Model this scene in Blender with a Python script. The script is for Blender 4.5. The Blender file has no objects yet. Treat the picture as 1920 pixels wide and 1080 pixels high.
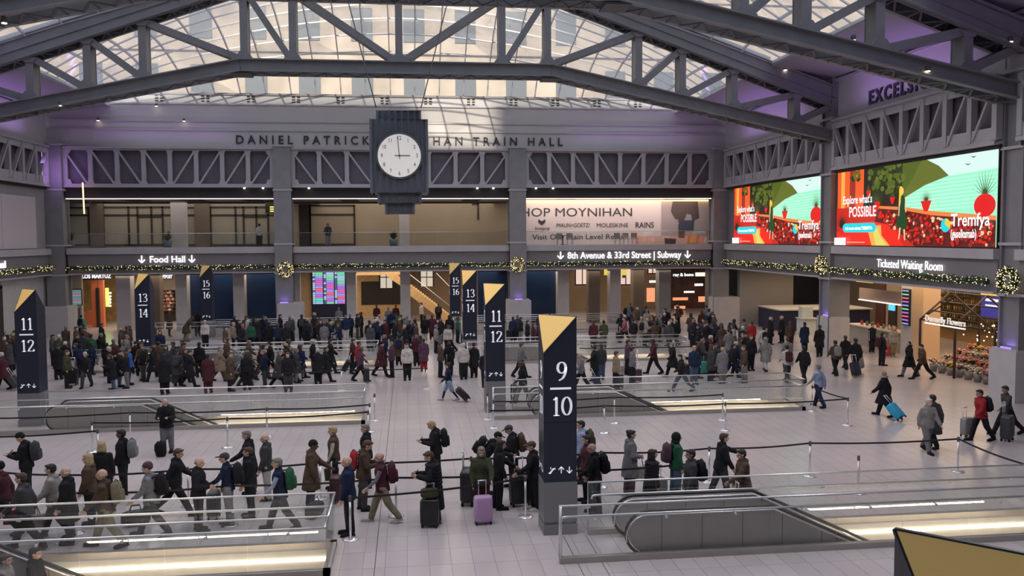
import bpy, math, random
import numpy as np
from mathutils import Vector, Matrix
random.seed(7)
sc = bpy.context.scene
R = math.radians
# ---------------------------------------------------------------- camera, world, lights, exposure
FPX, YAW, PITCH, ROLL, CAMH = 1618.6, .119361, .0586, -.005934, 6.8
_F = np.array([math.sin(YAW)*math.cos(PITCH), math.cos(YAW)*math.cos(PITCH), -math.sin(PITCH)])
_R0 = np.array([math.cos(YAW), -math.sin(YAW), 0]); _U0 = np.cross(_R0, _F)
_R = _R0*math.cos(ROLL)+_U0*math.sin(ROLL); _U = np.cross(_R, _F)
cd = bpy.data.cameras.new('camera'); cam = bpy.data.objects.new('camera', cd); sc.collection.objects.link(cam)
cd.sensor_width = 36; cd.lens = FPX/1920*36; cd.clip_end = 600
cam.matrix_world = Matrix(((_R[0], _U[0], -_F[0], 0), (_R[1], _U[1], -_F[1], 0), (_R[2], _U[2], -_F[2], CAMH), (0, 0, 0, 1)))
sc.camera = cam
sc.view_settings.view_transform = 'Standard'; sc.view_settings.look = 'None'; sc.view_settings.gamma = 1
sc.view_settings.use_curve_mapping = False
sc.view_settings.exposure = 0.0
w = bpy.data.worlds.new('sky'); sc.world = w; w.use_nodes = True
bg = w.node_tree.nodes['Background']; bg.inputs[0].default_value = (.80, .86, 1, 1); bg.inputs[1].default_value = 1.25
def light(kind, name, loc, rot, size, power, col=(1, 1, 1), size_y=None):
    l = bpy.data.lights.new(name, kind); l.energy = power; l.color = col
    if kind == 'AREA':
        l.size = size
        if size_y: l.shape = 'RECTANGLE'; l.size_y = size_y
    elif kind == 'SUN': l.angle = size
    else: l.shadow_soft_size = size
    o = bpy.data.objects.new(name, l); sc.collection.objects.link(o); o.location = loc; o.rotation_euler = rot; return o
# low winter sun over the added blockers behind the viewer; it reaches the facade beyond the skylight and a patch of the end wall
light('SUN', 'sun', (0, 0, 60), (R(62), 0, R(-9)), .01, 9.5, (1, .86, .66))
# purple uplights above the side trusses, warm lamps over the concourse
for s, xx in ((-1, -24.0), (1, 23.2)):
    for yy in (8, 24, 40, 56): light('AREA', 'purple_uplight', (xx, yy, 13.7), (R(180), 0, 0), 9, 85, (.55, .28, 1), .5).rotation_euler = (R(180), 0, R(90))
for xx in (-17, 17): light('AREA', 'purple_end_uplight', (xx, 63.6, 13.65), (R(180), 0, 0), 9, 28, (.55, .28, 1), .4)
light('AREA', 'purple_corner_lamp', (-24, 63, 11.5), (R(90), 0, 0), 2, 20, (.6, .3, 1))
for xx, e in ((-17, 650), (0, 650), (16, 650)):
    light('AREA', 'concourse_lamp', (xx, 69.5, 4.1), (0, 0, 0), 14, e, (1, .80, .58), 6)
    light('AREA', 'mezzanine_lamp', (xx, 69.5, 9.6), (0, 0, 0), 14, e*.5, (1, .86, .70), 6)
light('AREA', 'billboard_fill', (16, 66.0, 9.65), (R(25), 0, 0), 14, 260, (1, .80, .70), 1.2)  # added fill light without a fixture, to brighten the billboard
for yy, e in ((40, 800), (56, 500)): light('AREA', 'side_lamp', (30, yy, 4.1), (0, 0, 0), 9, e, (1, .72, .45), 12)
light('AREA', 'left_lamp', (-31, 52, 4.1), (0, 0, 0), 9, 200, (1, .8, .6), 12)
# soft ceiling lamps of the hall, mounted on the trusses
for yy in (17, 32.5, 47.6):
    for xx in (-14, 0, 14): light('AREA', 'truss_lamp', (xx, yy, 13.4), (0, 0, 0), 2.5, 420, (1, .90, .86))

# ---------------------------------------------------------------- projecting helpers (pixel of the 1920x1080 photograph -> hall coordinates)
def ray(u, v): return _F*FPX+_R*(u-960)+_U*(540-v)
def fl(u, v, z=0.):
    r = ray(u, v); t = (z-CAMH)/r[2]; return (r[0]*t, r[1]*t)
def AY(u, v, Y):
    r = ray(u, v); t = Y/r[1]; return (r[0]*t, CAMH+r[2]*t)
def AX(u, v, X):
    r = ray(u, v); t = X/r[0]; return (r[1]*t, CAMH+r[2]*t)
# ---------------------------------------------------------------- materials
MATS = {}
def mat(name, col, rough=.6, metal=0., emis=None, es=1., noise=0., scale=8., bump=0., spec=.5, rnd=0.):
    if name in MATS: return MATS[name]
    m = bpy.data.materials.new(name); m.use_nodes = True; nt = m.node_tree; b = nt.nodes['Principled BSDF']
    b.inputs['Base Color'].default_value = (*col, 1); b.inputs['Roughness'].default_value = rough
    b.inputs['Metallic'].default_value = metal; b.inputs['Specular IOR Level'].default_value = spec
    if emis: b.inputs['Emission Color'].default_value = (*emis, 1); b.inputs['Emission Strength'].default_value = es
    if noise or bump or rnd:
        tc = nt.nodes.new('ShaderNodeTexCoord'); n = nt.nodes.new('ShaderNodeTexNoise'); n.inputs['Scale'].default_value = scale
        n.inputs['Detail'].default_value = 3; nt.links.new(tc.outputs['Object'], n.inputs['Vector'])
        if noise or rnd:
            mx = nt.nodes.new('ShaderNodeMix'); mx.data_type = 'RGBA'; mx.blend_type = 'MULTIPLY'
            mx.inputs[6].default_value = (*col, 1); mx.inputs[0].default_value = 1
            mr = nt.nodes.new('ShaderNodeMapRange'); mr.inputs[1].default_value = .3; mr.inputs[2].default_value = .7
            mr.inputs[3].default_value = 1-noise; mr.inputs[4].default_value = 1+noise; nt.links.new(n.outputs[0], mr.inputs[0])
            src = mr.outputs[0]
            if rnd:
                oi = nt.nodes.new('ShaderNodeObjectInfo'); m2 = nt.nodes.new('ShaderNodeMapRange'); m2.inputs[3].default_value = 1-rnd; m2.inputs[4].default_value = 1+rnd
                nt.links.new(oi.outputs['Random'], m2.inputs[0]); mu = nt.nodes.new('ShaderNodeMath'); mu.operation = 'MULTIPLY'
                nt.links.new(src, mu.inputs[0]); nt.links.new(m2.outputs[0], mu.inputs[1]); src = mu.outputs[0]
            cb = nt.nodes.new('ShaderNodeCombineColor')
            for i in range(3): nt.links.new(src, cb.inputs[i])
            nt.links.new(cb.outputs[0], mx.inputs[7]); nt.links.new(mx.outputs[2], b.inputs['Base Color'])
        if bump:
            bp = nt.nodes.new('ShaderNodeBump'); bp.inputs['Strength'].default_value = bump; bp.inputs['Distance'].default_value = .02
            nt.links.new(n.outputs[0], bp.inputs['Height']); nt.links.new(bp.outputs[0], b.inputs['Normal'])
    MATS[name] = m; return m
def emit(name, col, s=1.): return mat(name, (.02, .02, .02), .5, emis=col, es=s)
def glass(name, tint=(.93, .96, .96), refl=.1, rough=.02, milk=0.):
    m = bpy.data.materials.new(name); m.use_nodes = True; nt = m.node_tree; nt.nodes.clear()
    o = nt.nodes.new('ShaderNodeOutputMaterial'); t = nt.nodes.new('ShaderNodeBsdfTransparent'); t.inputs[0].default_value = (*tint, 1)
    g = nt.nodes.new('ShaderNodeBsdfGlossy'); g.inputs['Roughness'].default_value = rough
    mx = nt.nodes.new('ShaderNodeMixShader'); f = nt.nodes.new('ShaderNodeLayerWeight'); f.inputs[0].default_value = .25
    mr = nt.nodes.new('ShaderNodeMapRange'); mr.inputs[3].default_value = refl*.4; mr.inputs[4].default_value = refl*4
    nt.links.new(f.outputs['Fresnel'], mr.inputs[0]); nt.links.new(mr.outputs[0], mx.inputs[0])
    nt.links.new(t.outputs[0], mx.inputs[1]); nt.links.new(g.outputs[0], mx.inputs[2]); last = mx
    if milk:
        d = nt.nodes.new('ShaderNodeBsdfTranslucent'); d.inputs[0].default_value = (.9, .92, .95, 1); m2 = nt.nodes.new('ShaderNodeMixShader'); m2.inputs[0].default_value = milk
        nt.links.new(mx.outputs[0], m2.inputs[1]); nt.links.new(d.outputs[0], m2.inputs[2]); last = m2
    nt.links.new(last.outputs[0], o.inputs[0]); MATS[name] = m; return m
STEEL = mat('grey_painted_steel', (.25, .25, .265), .5, .2, noise=.08, scale=1.5)
STEEL_D = mat('dark_painted_steel', (.10, .10, .11), .55, .1, noise=.08, scale=1.5)
STEEL_L = mat('light_painted_steel', (.45, .43, .46), .5, .1, noise=.06, scale=1)
LACE = mat('lattice_steel', (.12, .12, .125), .6, .2)
WALL = mat('grey_plaster', (.29, .285, .29), .8, noise=.05, scale=.6)
WHITEST = mat('pale_stone', (.50, .48, .48), .6, noise=.06, scale=3)
PIERM = mat('white_stone_pier', (.47, .45, .46), .7, noise=.05, scale=2)
BROWN = mat('bronze_pier', (.14, .11, .09), .5, .2)
DARK = mat('dark_soffit', (.03, .026, .03), .8)
MESH = mat('perforated_grille', (.16, .15, .18), .6, .2, noise=.25, scale=30)
NAVY = mat('navy_pylon_panel', (.020, .025, .045), .35, .1)
NAVYG = mat('navy_glass', (.012, .03, .085), .15)
PBASE = mat('pylon_grey_base', (.23, .23, .24), .45, .3)
GOLD = mat('yellow_panel', (1.0, .66, .20), .5)
WHITE = mat('white_lettering', (.8, .82, .88), .5, emis=(.9, .95, 1), es=.35)
SIGNW = emit('lit_sign_white', (1, .97, .95), 1.5)
INK = mat('dark_lettering', (.035, .035, .045), .5)
CHROME = mat('brushed_steel', (.74, .73, .74), .3, .75, noise=.05, scale=20)
SATIN = mat('satin_cladding', (.42, .385, .36), .36, .35, noise=.06, scale=2)
BELT = mat('black_belt', (.012, .011, .012), .6)
RUBBER = mat('black_rubber', (.02, .02, .02), .45)
LED = emit('warm_strip_light', (1, .86, .55), 7)
LEDW = emit('cool_strip_light', (1, .90, .85), 2)
TAN = mat('tan_wall', (.42, .31, .20), .6, noise=.06, scale=1)
WOOD = mat('light_oak', (.60, .40, .20), .5, noise=.12, scale=4)
TAUPE = mat('taupe_screen', (.27, .25, .215), .7, noise=.05, scale=.5)
FRAMEB = mat('dark_frame', (.02, .016, .014), .5)
FLOORM = mat('pale_floor_stone', (.49, .44, .44), .22, noise=.06, scale=.5, rnd=.05)
FLOORJ = mat('floor_bed', (.33, .30, .30), .8)
FLOORG = mat('far_floor_stone', (.48, .43, .43), .24, noise=.06, scale=.5)
RAILG = glass('rail_glass', (.95, .965, .96), .12)
SKYG = glass('skylight_glass', (.90, .94, .98), .10, .05, milk=.17)
FACB = mat('exterior_stone', (.33, .28, .235), .9, noise=.25, scale=.4)
FACW = mat('exterior_window', (.08, .10, .12), .2)
FRAMEW = mat('skylight_frame', (.62, .63, .66), .5)
LEAF = mat('dark_green_leaf', (.02, .05, .02), .6)
# ---------------------------------------------------------------- mesh builder
def ico():
    t = (1+5**.5)/2
    v = [(-1,t,0),(1,t,0),(-1,-t,0),(1,-t,0),(0,-1,t),(0,1,t),(0,-1,-t),(0,1,-t),(t,0,-1),(t,0,1),(-t,0,-1),(-t,0,1)]
    f = [(0,11,5),(0,5,1),(0,1,7),(0,7,10),(0,10,11),(1,5,9),(5,11,4),(11,10,2),(10,7,6),(7,1,8),(3,9,4),(3,4,2),(3,2,6),(3,6,8),(3,8,9),(4,9,5),(2,4,11),(6,2,10),(8,6,7),(9,8,1)]
    l = math.sqrt(1+t*t); return [tuple(c/l for c in p) for p in v], f
ICOV, ICOF = ico()
class MB:
    def __init__(s): s.v = []; s.f = []; s.m = []; s.sm = []
    def add(s, vs, fs, m=0, smooth=False):
        o = len(s.v); s.v += [tuple(map(float, p)) for p in vs]
        for f in fs: s.f.append(tuple(i+o for i in f)); s.m.append(m); s.sm.append(smooth)
        return s
    def box(s, x0, y0, z0, x1, y1, z1, m=0):
        if x0 > x1: x0, x1 = x1, x0
        if y0 > y1: y0, y1 = y1, y0
        if z0 > z1: z0, z1 = z1, z0
        return s.add([(x0,y0,z0),(x1,y0,z0),(x1,y1,z0),(x0,y1,z0),(x0,y0,z1),(x1,y0,z1),(x1,y1,z1),(x0,y1,z1)],
                     [(0,3,2,1),(4,5,6,7),(0,1,5,4),(1,2,6,5),(2,3,7,6),(3,0,4,7)], m)
    def quad(s, a, b, c, d, m=0): return s.add([a, b, c, d], [(0,1,2,3)], m)
    def bar(s, p0, p1, w, h, up=(0,0,1), m=0):
        p0 = Vector(p0); p1 = Vector(p1); d = (p1-p0).normalized(); up = Vector(up)
        sx = d.cross(up)
        if sx.length < 1e-4: sx = d.cross(Vector((0,1,0)))
        sx.normalize(); uz = sx.cross(d).normalized(); sx *= w/2; uz *= h/2
        vs = [p0-sx-uz, p0+sx-uz, p0+sx+uz, p0-sx+uz, p1-sx-uz, p1+sx-uz, p1+sx+uz, p1-sx+uz]
        return s.add(vs, [(0,1,2,3),(7,6,5,4),(0,4,5,1),(1,5,6,2),(2,6,7,3),(3,7,4,0)], m)
    def tube(s, pts, r, n=8, m=0, caps=True):
        pts = [Vector(p) for p in pts]; rs = r if isinstance(r, (list, tuple)) else [r]*len(pts); vs = []; fs = []; pu = None
        for i, p in enumerate(pts):
            a = pts[max(i-1, 0)]; b = pts[min(i+1, len(pts)-1)]; d = (b-a).normalized()
            u = pu if pu is not None else (Vector((0,0,1)) if abs(d.z) < .9 else Vector((1,0,0)))
            x = d.cross(u).normalized(); u = x.cross(d).normalized(); pu = u
            for k in range(n):
                t = 2*math.pi*k/n; vs.append(p+(x*math.cos(t)+u*math.sin(t))*rs[i])
        for i in range(len(pts)-1):
            for k in range(n): fs.append((i*n+k, i*n+(k+1) % n, (i+1)*n+(k+1) % n, (i+1)*n+k))
        if caps: fs.append(tuple(range(n-1, -1, -1))); fs.append(tuple((len(pts)-1)*n+k for k in range(n)))
        return s.add(vs, fs, m, True)
    def lathe(s, c, prof, n=16, m=0):
        vs = [(c[0]+r*math.cos(2*math.pi*k/n), c[1]+r*math.sin(2*math.pi*k/n), c[2]+z) for r, z in prof for k in range(n)]
        fs = [(i*n+k, i*n+(k+1) % n, (i+1)*n+(k+1) % n, (i+1)*n+k) for i in range(len(prof)-1) for k in range(n)]
        fs += [tuple(range(n-1, -1, -1)), tuple((len(prof)-1)*n+k for k in range(n))]
        return s.add(vs, fs, m, True)
    def blob(s, c, r, m=0):
        if not isinstance(r, tuple): r = (r, r, r)
        return s.add([(c[0]+p[0]*r[0], c[1]+p[1]*r[1], c[2]+p[2]*r[2]) for p in ICOV], ICOF, m, True)
    def sq(s, c, r, e=.35, n=12, m=0, rot=None):   # superquadric: a softly rounded box
        f = lambda a: math.copysign(abs(a)**e, a); vs = []; fs = []; h = n//2+1
        for i in range(h):
            ph = -math.pi/2+math.pi*i/(h-1)
            for k in range(n):
                th = 2*math.pi*(k+.5)/n; p = Vector((f(math.cos(ph))*f(math.cos(th))*r[0], f(math.cos(ph))*f(math.sin(th))*r[1], f(math.sin(ph))*r[2]))
                if rot: p = rot @ p
                vs.append((p.x+c[0], p.y+c[1], p.z+c[2]))
        for i in range(h-1):
            for k in range(n): fs.append((i*n+k, i*n+(k+1) % n, (i+1)*n+(k+1) % n, (i+1)*n+k))
        return s.add(vs, fs, m, True)
    def prism(s, poly, axis, a, b, m=0):           # poly of 2-D points, extruded along an axis from a to b
        P = {'y': lambda u, v, t: (u, t, v), 'x': lambda u, v, t: (t, u, v), 'z': lambda u, v, t: (u, v, t)}[axis]; n = len(poly)
        vs = [P(u, v, a) for u, v in poly]+[P(u, v, b) for u, v in poly]
        fs = [tuple(range(n)), tuple(range(2*n-1, n-1, -1))]+[(i, i+n, (i+1) % n+n, (i+1) % n) for i in range(n)]
        return s.add(vs, fs, m)
    def build(s, name, mats, parent=None, origin=None):
        me = bpy.data.meshes.new(name)
        if origin is None and parent is not None: origin = parent.get('_o', (0, 0, 0))
        if origin is None: origin = (0, 0, 0)
        ox, oy, oz = origin
        me.from_pydata([(x-ox, y-oy, z-oz) for x, y, z in s.v], [], s.f)
        if not isinstance(mats, (list, tuple)): mats = [mats]
        for mm in mats: me.materials.append(mm)
        me.polygons.foreach_set('material_index', s.m); me.polygons.foreach_set('use_smooth', s.sm); me.update()
        o = bpy.data.objects.new(name, me); sc.collection.objects.link(o)
        if parent is not None: o.parent = parent
        else: o.location = origin
        return o
def tag(o, label=None, cat=None, group=None, kind=None):
    if label: o['label'] = label
    if cat: o['category'] = cat
    if group: o['group'] = group
    if kind: o['kind'] = kind
    return o
def thing(name, label, cat, loc=(0, 0, 0), group=None, kind=None):
    o = bpy.data.objects.new(name, None); sc.collection.objects.link(o); o.location = loc; o['_o'] = tuple(map(float, loc))
    o.empty_display_size = .2
    return tag(o, label, cat, group, kind)
def struct(name, mb, m, parent=None):
    o = mb.build(name, m, parent)
    if parent is None: o['kind'] = 'structure'
    return o
def sroot(name, loc=(0, 0, 0)): return thing(name, None, None, loc, kind='structure')
def text(name, s, m, loc, size, rotz=0, parent=None, ext=.01, align='LEFT', sx=1., spacing=1., bold=0., fit=None):
    c = bpy.data.curves.new(name, 'FONT'); c.body = s; c.size = size; c.extrude = ext; c.align_x = align; c.space_character = spacing; c.offset = bold
    c.resolution_u = 3
    tmp = bpy.data.objects.new(name, c); sc.collection.objects.link(tmp); bpy.context.view_layer.update()
    me = bpy.data.meshes.new_from_object(tmp.evaluated_get(bpy.context.evaluated_depsgraph_get())); bpy.data.objects.remove(tmp); bpy.data.curves.remove(c)
    me.materials.clear(); me.materials.append(m); me.name = name
    o = bpy.data.objects.new(name, me); sc.collection.objects.link(o)
    if fit:
        xs = [v.co.x for v in me.vertices]; sx = fit/(max(xs)-min(xs))
    if parent is not None:
        po = parent.get('_o', (0, 0, 0)); o.parent = parent; loc = (loc[0]-po[0], loc[1]-po[1], loc[2]-po[2])
    o.location = loc; o.rotation_euler = (R(90), 0, R(rotz)); o.scale = (sx, 1, 1); return o
def copy_tree(o, parent=None, loc=None, rz=None):
    c = o.copy(); sc.collection.objects.link(c)
    if parent is not None: c.parent = parent
    if loc is not None: c.location = loc
    if rz is not None: c.rotation_euler.z = rz
    for ch in KIDS.get(o.name, o.children): copy_tree(ch, c)
    return c
KIDS = {}
# ================================================================ THE SETTING
XL, XR, YB = -24.95, 24.2, 64.5            # inner faces of the hall
ROWS = [17.35, 31.7, 45.9, 60.0]           # front kerbs of the four stair wells in view
UNITS = [(3.05, 15.3), (-14.3, -1.65)]; FENCE_X = {3.05: 3.05, -14.3: -17.6}
def wells():
    for i, y in enumerate(ROWS):
        for x0, x1 in UNITS:
            yield (x0+3.4, y+.22, x1-.15, y+1.62)
HOLES = list(wells())[:6]
def clip(rects, h):
    out = []
    for x0, y0, x1, y1 in rects:
        a0, b0, a1, b1 = max(x0, h[0]), max(y0, h[1]), min(x1, h[2]), min(y1, h[3])
        if a0 >= a1 or b0 >= b1: out.append((x0, y0, x1, y1)); continue
        if x0 < a0: out.append((x0, y0, a0, y1))
        if a1 < x1: out.append((a1, y0, x1, y1))
        if y0 < b0: out.append((a0, y0, a1, b0))
        if b1 < y1: out.append((a0, b1, a1, y1))
    return [r for r in out if r[2]-r[0] > .03 and r[3]-r[1] > .03]
# floor: bed, far paving, and the tiles one by one near the viewer
mb = MB()
rects = [(-45, -6, 45, 95)]
for h in HOLES: rects = clip(rects, h)
for x0, y0, x1, y1 in rects: mb.box(x0, y0, -.3, x1, y1, -.012)
floor = struct('floor', mb, FLOORJ)
TW, TL, J = .46, .92, .004
small = []
yy = 14.0; row = 0
while yy < 50:
    xx = -30.0
    while xx < 34:
        for r in [(xx+J, yy+J, min(xx+TW, 34)-J, yy+TL-J)]:
            rr = [r]
            for h in HOLES: rr = clip(rr, h)
            small += rr
        xx += TW
    yy += TL; row += 1
def inview(x, y, z=0):
    d = np.array([x, y, z-CAMH]); k = d @ _F
    if k < 1: return False
    u = 960+FPX*(d @ _R)/k; v = 540-FPX*(d @ _U)/k
    return -60 < u < 1980 and -80 < v < 1150
vis = [r for r in small if inview((r[0]+r[2])/2, (r[1]+r[3])/2)]
vis.sort(key=lambda r: r[1]+abs(r[0])*.02)
near = vis[:300]; nearset = set(near); rest = [r for r in small if r not in nearset]
def tilebox(mb, r): mb.box(r[0], r[1], -.011, r[2], r[3], 0)
share = {}
for r in near:
    k = (round(r[2]-r[0], 3), round(r[3]-r[1], 3))
    if k not in share:
        m_ = MB(); m_.box(0, 0, -.011, k[0], k[1], 0); o = m_.build('floor_tile', FLOORM, floor); share[k] = o
    else:
        o = share[k].copy(); sc.collection.objects.link(o); o.parent = floor
    o.location = (r[0], r[1], 0)
mb = MB()
for r in rest: tilebox(mb, r)
mb.build('far_floor_tiles', FLOORM, floor)['kind'] = 'stuff'
mb = MB(); rr = [(-45, yy, 45, 95), (-45, 14, -30, yy), (34, 14, 45, yy), (-45, -6, 45, 14)]
for h in HOLES: rr = clip(rr, h)
for x0, y0, x1, y1 in rr: mb.box(x0, y0, -.011, x1, y1, 0)
mb.build('paving', FLOORG, floor)
# thin dark expansion joints that run the length of the hall
mb = MB()
for x in (-.77, 3.43, 3.94):
    mb = MB(); mb.box(x-.009, 14, 0, x+.009, 19.0 if x > 0 else 44, .0015); mb.build('expansion_joint', mat('joint_grey', (.10, .09, .09), .7), floor)
# pit shells below the wells
for i, h in enumerate(HOLES):
    mb = MB(); x0, y0, x1, y1 = h
    mb.box(x0-.1, y0-.1, -3.6, x0+.02, y1+.1, -.02); mb.box(x1-.02, y0-.1, -3.6, x1+.1, y1+.1, -.02)
    mb.box(x0, y0-.1, -3.6, x1, y0+.02, -.02); mb.box(x0, y1-.02, -3.6, x1, y1+.1, -.02); mb.box(x0, y0, -3.8, x1, y1, -3.6)
    p = struct('wall_well', mb, WHITEST)
    s = MB(); s.box(x0+1.2, y1-.06, -.25, x1-.03, y1-.022, -.19); s.build('light_strip', LED, p)
    light('AREA', 'well_fill', ((x0+x1)/2+.6, y0+.12, -.12), (R(78), 0, 0), x1-x0-2, 60, (1, .80, .55), .04)  # added hidden light that brightens the far wall like the strip's glow
# ---- escalator wells: kerb, glass fence, handrails
def glass_unit(y, x0, x1, i, j):
    where = ['in the nearest row', 'in the second row', 'in the third row', 'in the farthest row'][i]+(' on the right', ' on the left')[j]
    t = thing('glass_balustrade', 'glass balustrade with steel handrails around the escalator well '+where, 'balustrade', (x0, y, 0), 'glass balustrades around the escalator wells')
    yr = y+1.78; xr = x0+.95; hi = 1.21
    mb = MB(); mb.box(FENCE_X[x0], y, 0, x1, y+.14, .13); mb.box(xr, yr-.14, 0, x1, yr, .13); mb.box(x1-.14, y, 0, x1, yr, .13); mb.build('kerb', SATIN, t)
    def fence(a, b, yy, side):
        n = max(1, round((b-a)/1.55)); st = (b-a)/n
        for k in range(n):
            g = MB(); g.box(a+k*st+.012, yy-.009, .13, a+(k+1)*st-.012, yy+.009, hi); g.build('glass_pane', RAILG, t)
        c = MB(); c.tube([(a, yy, .15), (a, yy, hi), (b, yy, hi)], .022, 8); c.build('top_rail', CHROME, t)
        hr = MB(); ys = yy+side*.11
        hr.tube([(a+.06, ys, .86), (a+.09, ys, .93), (a+.2, ys, .94), (b-.1, ys, .94)], .026, 8); hr.build('handrail', CHROME, t)
        for k in range(n):
            cl = MB(); xm = a+(k+.5)*st; cl.tube([(xm, yy, .88), (xm, ys, .90), (xm, ys, .94)], .014, 6); cl.blob((xm, yy, .88), (.04, .02, .04)); cl.build('bracket', CHROME, t)
    fence(FENCE_X[x0], x1-.02, y+.07, 1); fence(xr, x1-.02, yr-.07, -1)
    g = MB(); g.box(x1-.08, y+.1, .13, x1-.062, yr-.1, hi); g.build('glass_pane', RAILG, t)
    c = MB(); c.tube([(x1-.02, y+.07, hi), (x1-.02, yr-.07, hi)], .022, 8); c.tube([(x1-.1, y+.18, .94), (x1-.1, yr-.18, .94)], .026, 8); c.build('end_rail', CHROME, t)
    sp = MB(); sp.tube([(FENCE_X[x0]+.03, y+.07, 0), (FENCE_X[x0]+.03, y+.07, hi)], .03, 8); sp.build('end_post', CHROME, t)
def escalator(y, x0, i, j, x1):
    where = ['in the nearest row', 'in the second row', 'in the third row', 'in the farthest row'][i]+(' on the right', ' on the left')[j]
    t = thing('escalator', 'steel sided escalator going down behind glass '+where, 'escalator', (x0, y, 0), 'escalators down to the platforms')
    xa = x0+1.95; xb = x0+4.75; L = 6.0; sl = math.tan(R(25))
    for yy in (y+.30, y+1.42):
        prof = []
        r = .42; zc = .48
        for k in range(9):
            a = R(270-k*22.5); prof.append((xa+math.cos(a)*r, zc+math.sin(a)*r))
        prof.append((xb, zc+r)); prof.append((xb+L, zc+r-L*sl)); prof.append((xb+L, zc-r-L*sl)); prof.append((xb-.2, zc-r))
        mb = MB(); mb.prism(prof, 'y', yy-.05, yy+.05); mb.build('side_panel', SATIN, t)
        # seams of the cladding
        s = MB()
        for k in range(8):
            x = xa+.9*k+.3; top = zc+r if x < xb else zc+r-(x-xb)*sl
            s.box(x-.006, yy-.056, max(0, top-.8) if x < xb else top-.84, x+.006, yy+.056, top-.03)
        s.build('seams', STEEL_D, t)
        h = MB(); pts = []
        for k in range(13):
            a = R(262-k*14); pts.append((xa+math.cos(a)*(r+.05), yy, zc+math.sin(a)*(r+.05)))
        pts += [(xb, yy, zc+r+.05), (xb+L, yy, zc+r+.05-L*sl)]
        h.tube(pts, .035, 8); h.build('moving_handrail', RUBBER, t)
        c = MB(); c.tube([(p[0], yy-.06, p[2]-.07) for p in pts[5:]], .02, 6); c.build('handrail_track', CHROME, t)
    mb = MB()
    mb.box(xa+.1, y+.36, 0, xb-.2, y+1.36, .02); mb.build('landing_plate', CHROME, t)
    mb = MB()
    for k in range(20):
        x = xb-.2+k*.3; z = -k*.3*sl-.02; mb.box(x, y+.36, z-.16, x+.31, y+1.36, z)
    mb.build('steps', STEEL_D, t)
for i, y in enumerate(ROWS):
    for j, (x0, x1) in enumerate(UNITS):
        glass_unit(y, x0, x1, i, j)
        if i < 3: escalator(y, x0, i, j, x1)
# ---- walls of the hall: columns, beams, trusses, fascias
ZB0, ZB1, ZS, ZM, ZT0, ZT1 = 4.36, 5.77, 6.2, 9.73, 10.5, 13.35
def column(x, y, name, wide_x=.62, wide_y=.62, top=16.4, ax='y'):
    t = sroot(name, (x, y, 0))
    mb = MB(); a, b = wide_x, wide_y
    mb.box(x-a, y-b, 0, x+a, y-b+.1, top); mb.box(x-a, y+b-.1, 0, x+a, y+b, top)
    mb.box(x-a+.14, y-b+.1, 0, x-a+.26, y+b-.1, top); mb.box(x+a-.26, y-b+.1, 0, x+a-.14, y+b-.1, top)
    mb.build('column_flanges', STEEL, t)
    mb = MB()
    for z in (ZB0-.1, ZS+.15, ZT0-.25, ZT1+.05):
        mb.box(x-a-.05, y-b-.05, z, x+a+.05, y+b+.05, z+.12)
    mb.build('cover_plates', STEEL_L, t)
    return t
COLS_B = [-24.6, -8.95, 8.15, 23.9]
COLS_R = [17.3, 32.5, 47.6]
for x in COLS_B: column(x, YB+.1, 'column_back', top=13.4)
for y in COLS_R: column(24.62 if y > 40 else 24.95, y, 'column_right'); column(-25.3, y, 'column_left')
def pier(x0, y0, x1, y1, h):
    t = MB(); e = .06
    t.box(x0, y0, 0, x1, y1, h-e); t.box(x0+e, y0+e, h-e, x1-e, y1-e, h)
    return struct('column_pedestal', t, PIERM)
for x in (-8.55, 8.2): pier(x-.86, YB-.95, x+.86, YB+.8, 2.15)
pier(-25.4, YB-1.0, -23.7, YB+.8, 2.15); pier(23.3, YB-1.0, 25.2, YB+.8, 2.15)
for y in COLS_R: pier(24.0 if y > 40 else 24.15, y-.75, 25.2 if y > 40 else 26.2, y+.87, 2.12); pier(-26.2, y-1, -24.4, y+1, 2.12)
GF = mat('fascia_grey', (.22, .21, .23), .6, .1, noise=.05, scale=.8)
def bay_back(x0, x1, name):
    t = sroot(name, ((x0+x1)/2, YB, 0))
    mb = MB(); mb.box(x0, YB+.05, ZB0, x1, YB+.5, ZB1); mb.build('beam_web', GF, t)
    mb = MB(); mb.box(x0, YB-.12, ZB0-.04, x1, YB+.5, ZB0+.06); mb.box(x0, YB-.16, ZB1, x1, YB+.7, ZS)
    mb.build('sill', STEEL_L, t)
    mb = MB(); mb.box(x0, YB+.1, ZM, x1, YB+.55, ZT0+.05); mb.build('header', DARK, t)
    mb = MB(); mb.box(x0+.02, YB+.02, ZM-.05, x1-.02, YB+.09, ZM+.0); mb.build('light_strip', LEDW, t)
    # deck between the storeys and ceiling above the mezzanine
    mb = MB(); mb.box(x0-.5, YB+.5, ZB0+.1, x1+.5, YB+9.5, ZS-.03); mb.build('deck', WALL, t)
    mb = MB(); mb.box(x0-.5, YB+.5, ZM+.05, x1+.5, YB+9.5, ZT0); mb.build('mezzanine_ceiling', WALL, t)
    for k in range(3):
        xx = x0+(x1-x0)*(.2+.3*k); mb = MB(); mb.box(xx, YB+.7, ZM+.0, xx+1.3, YB+6, ZM+.05); mb.build('ceiling_slot', DARK, t)
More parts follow.
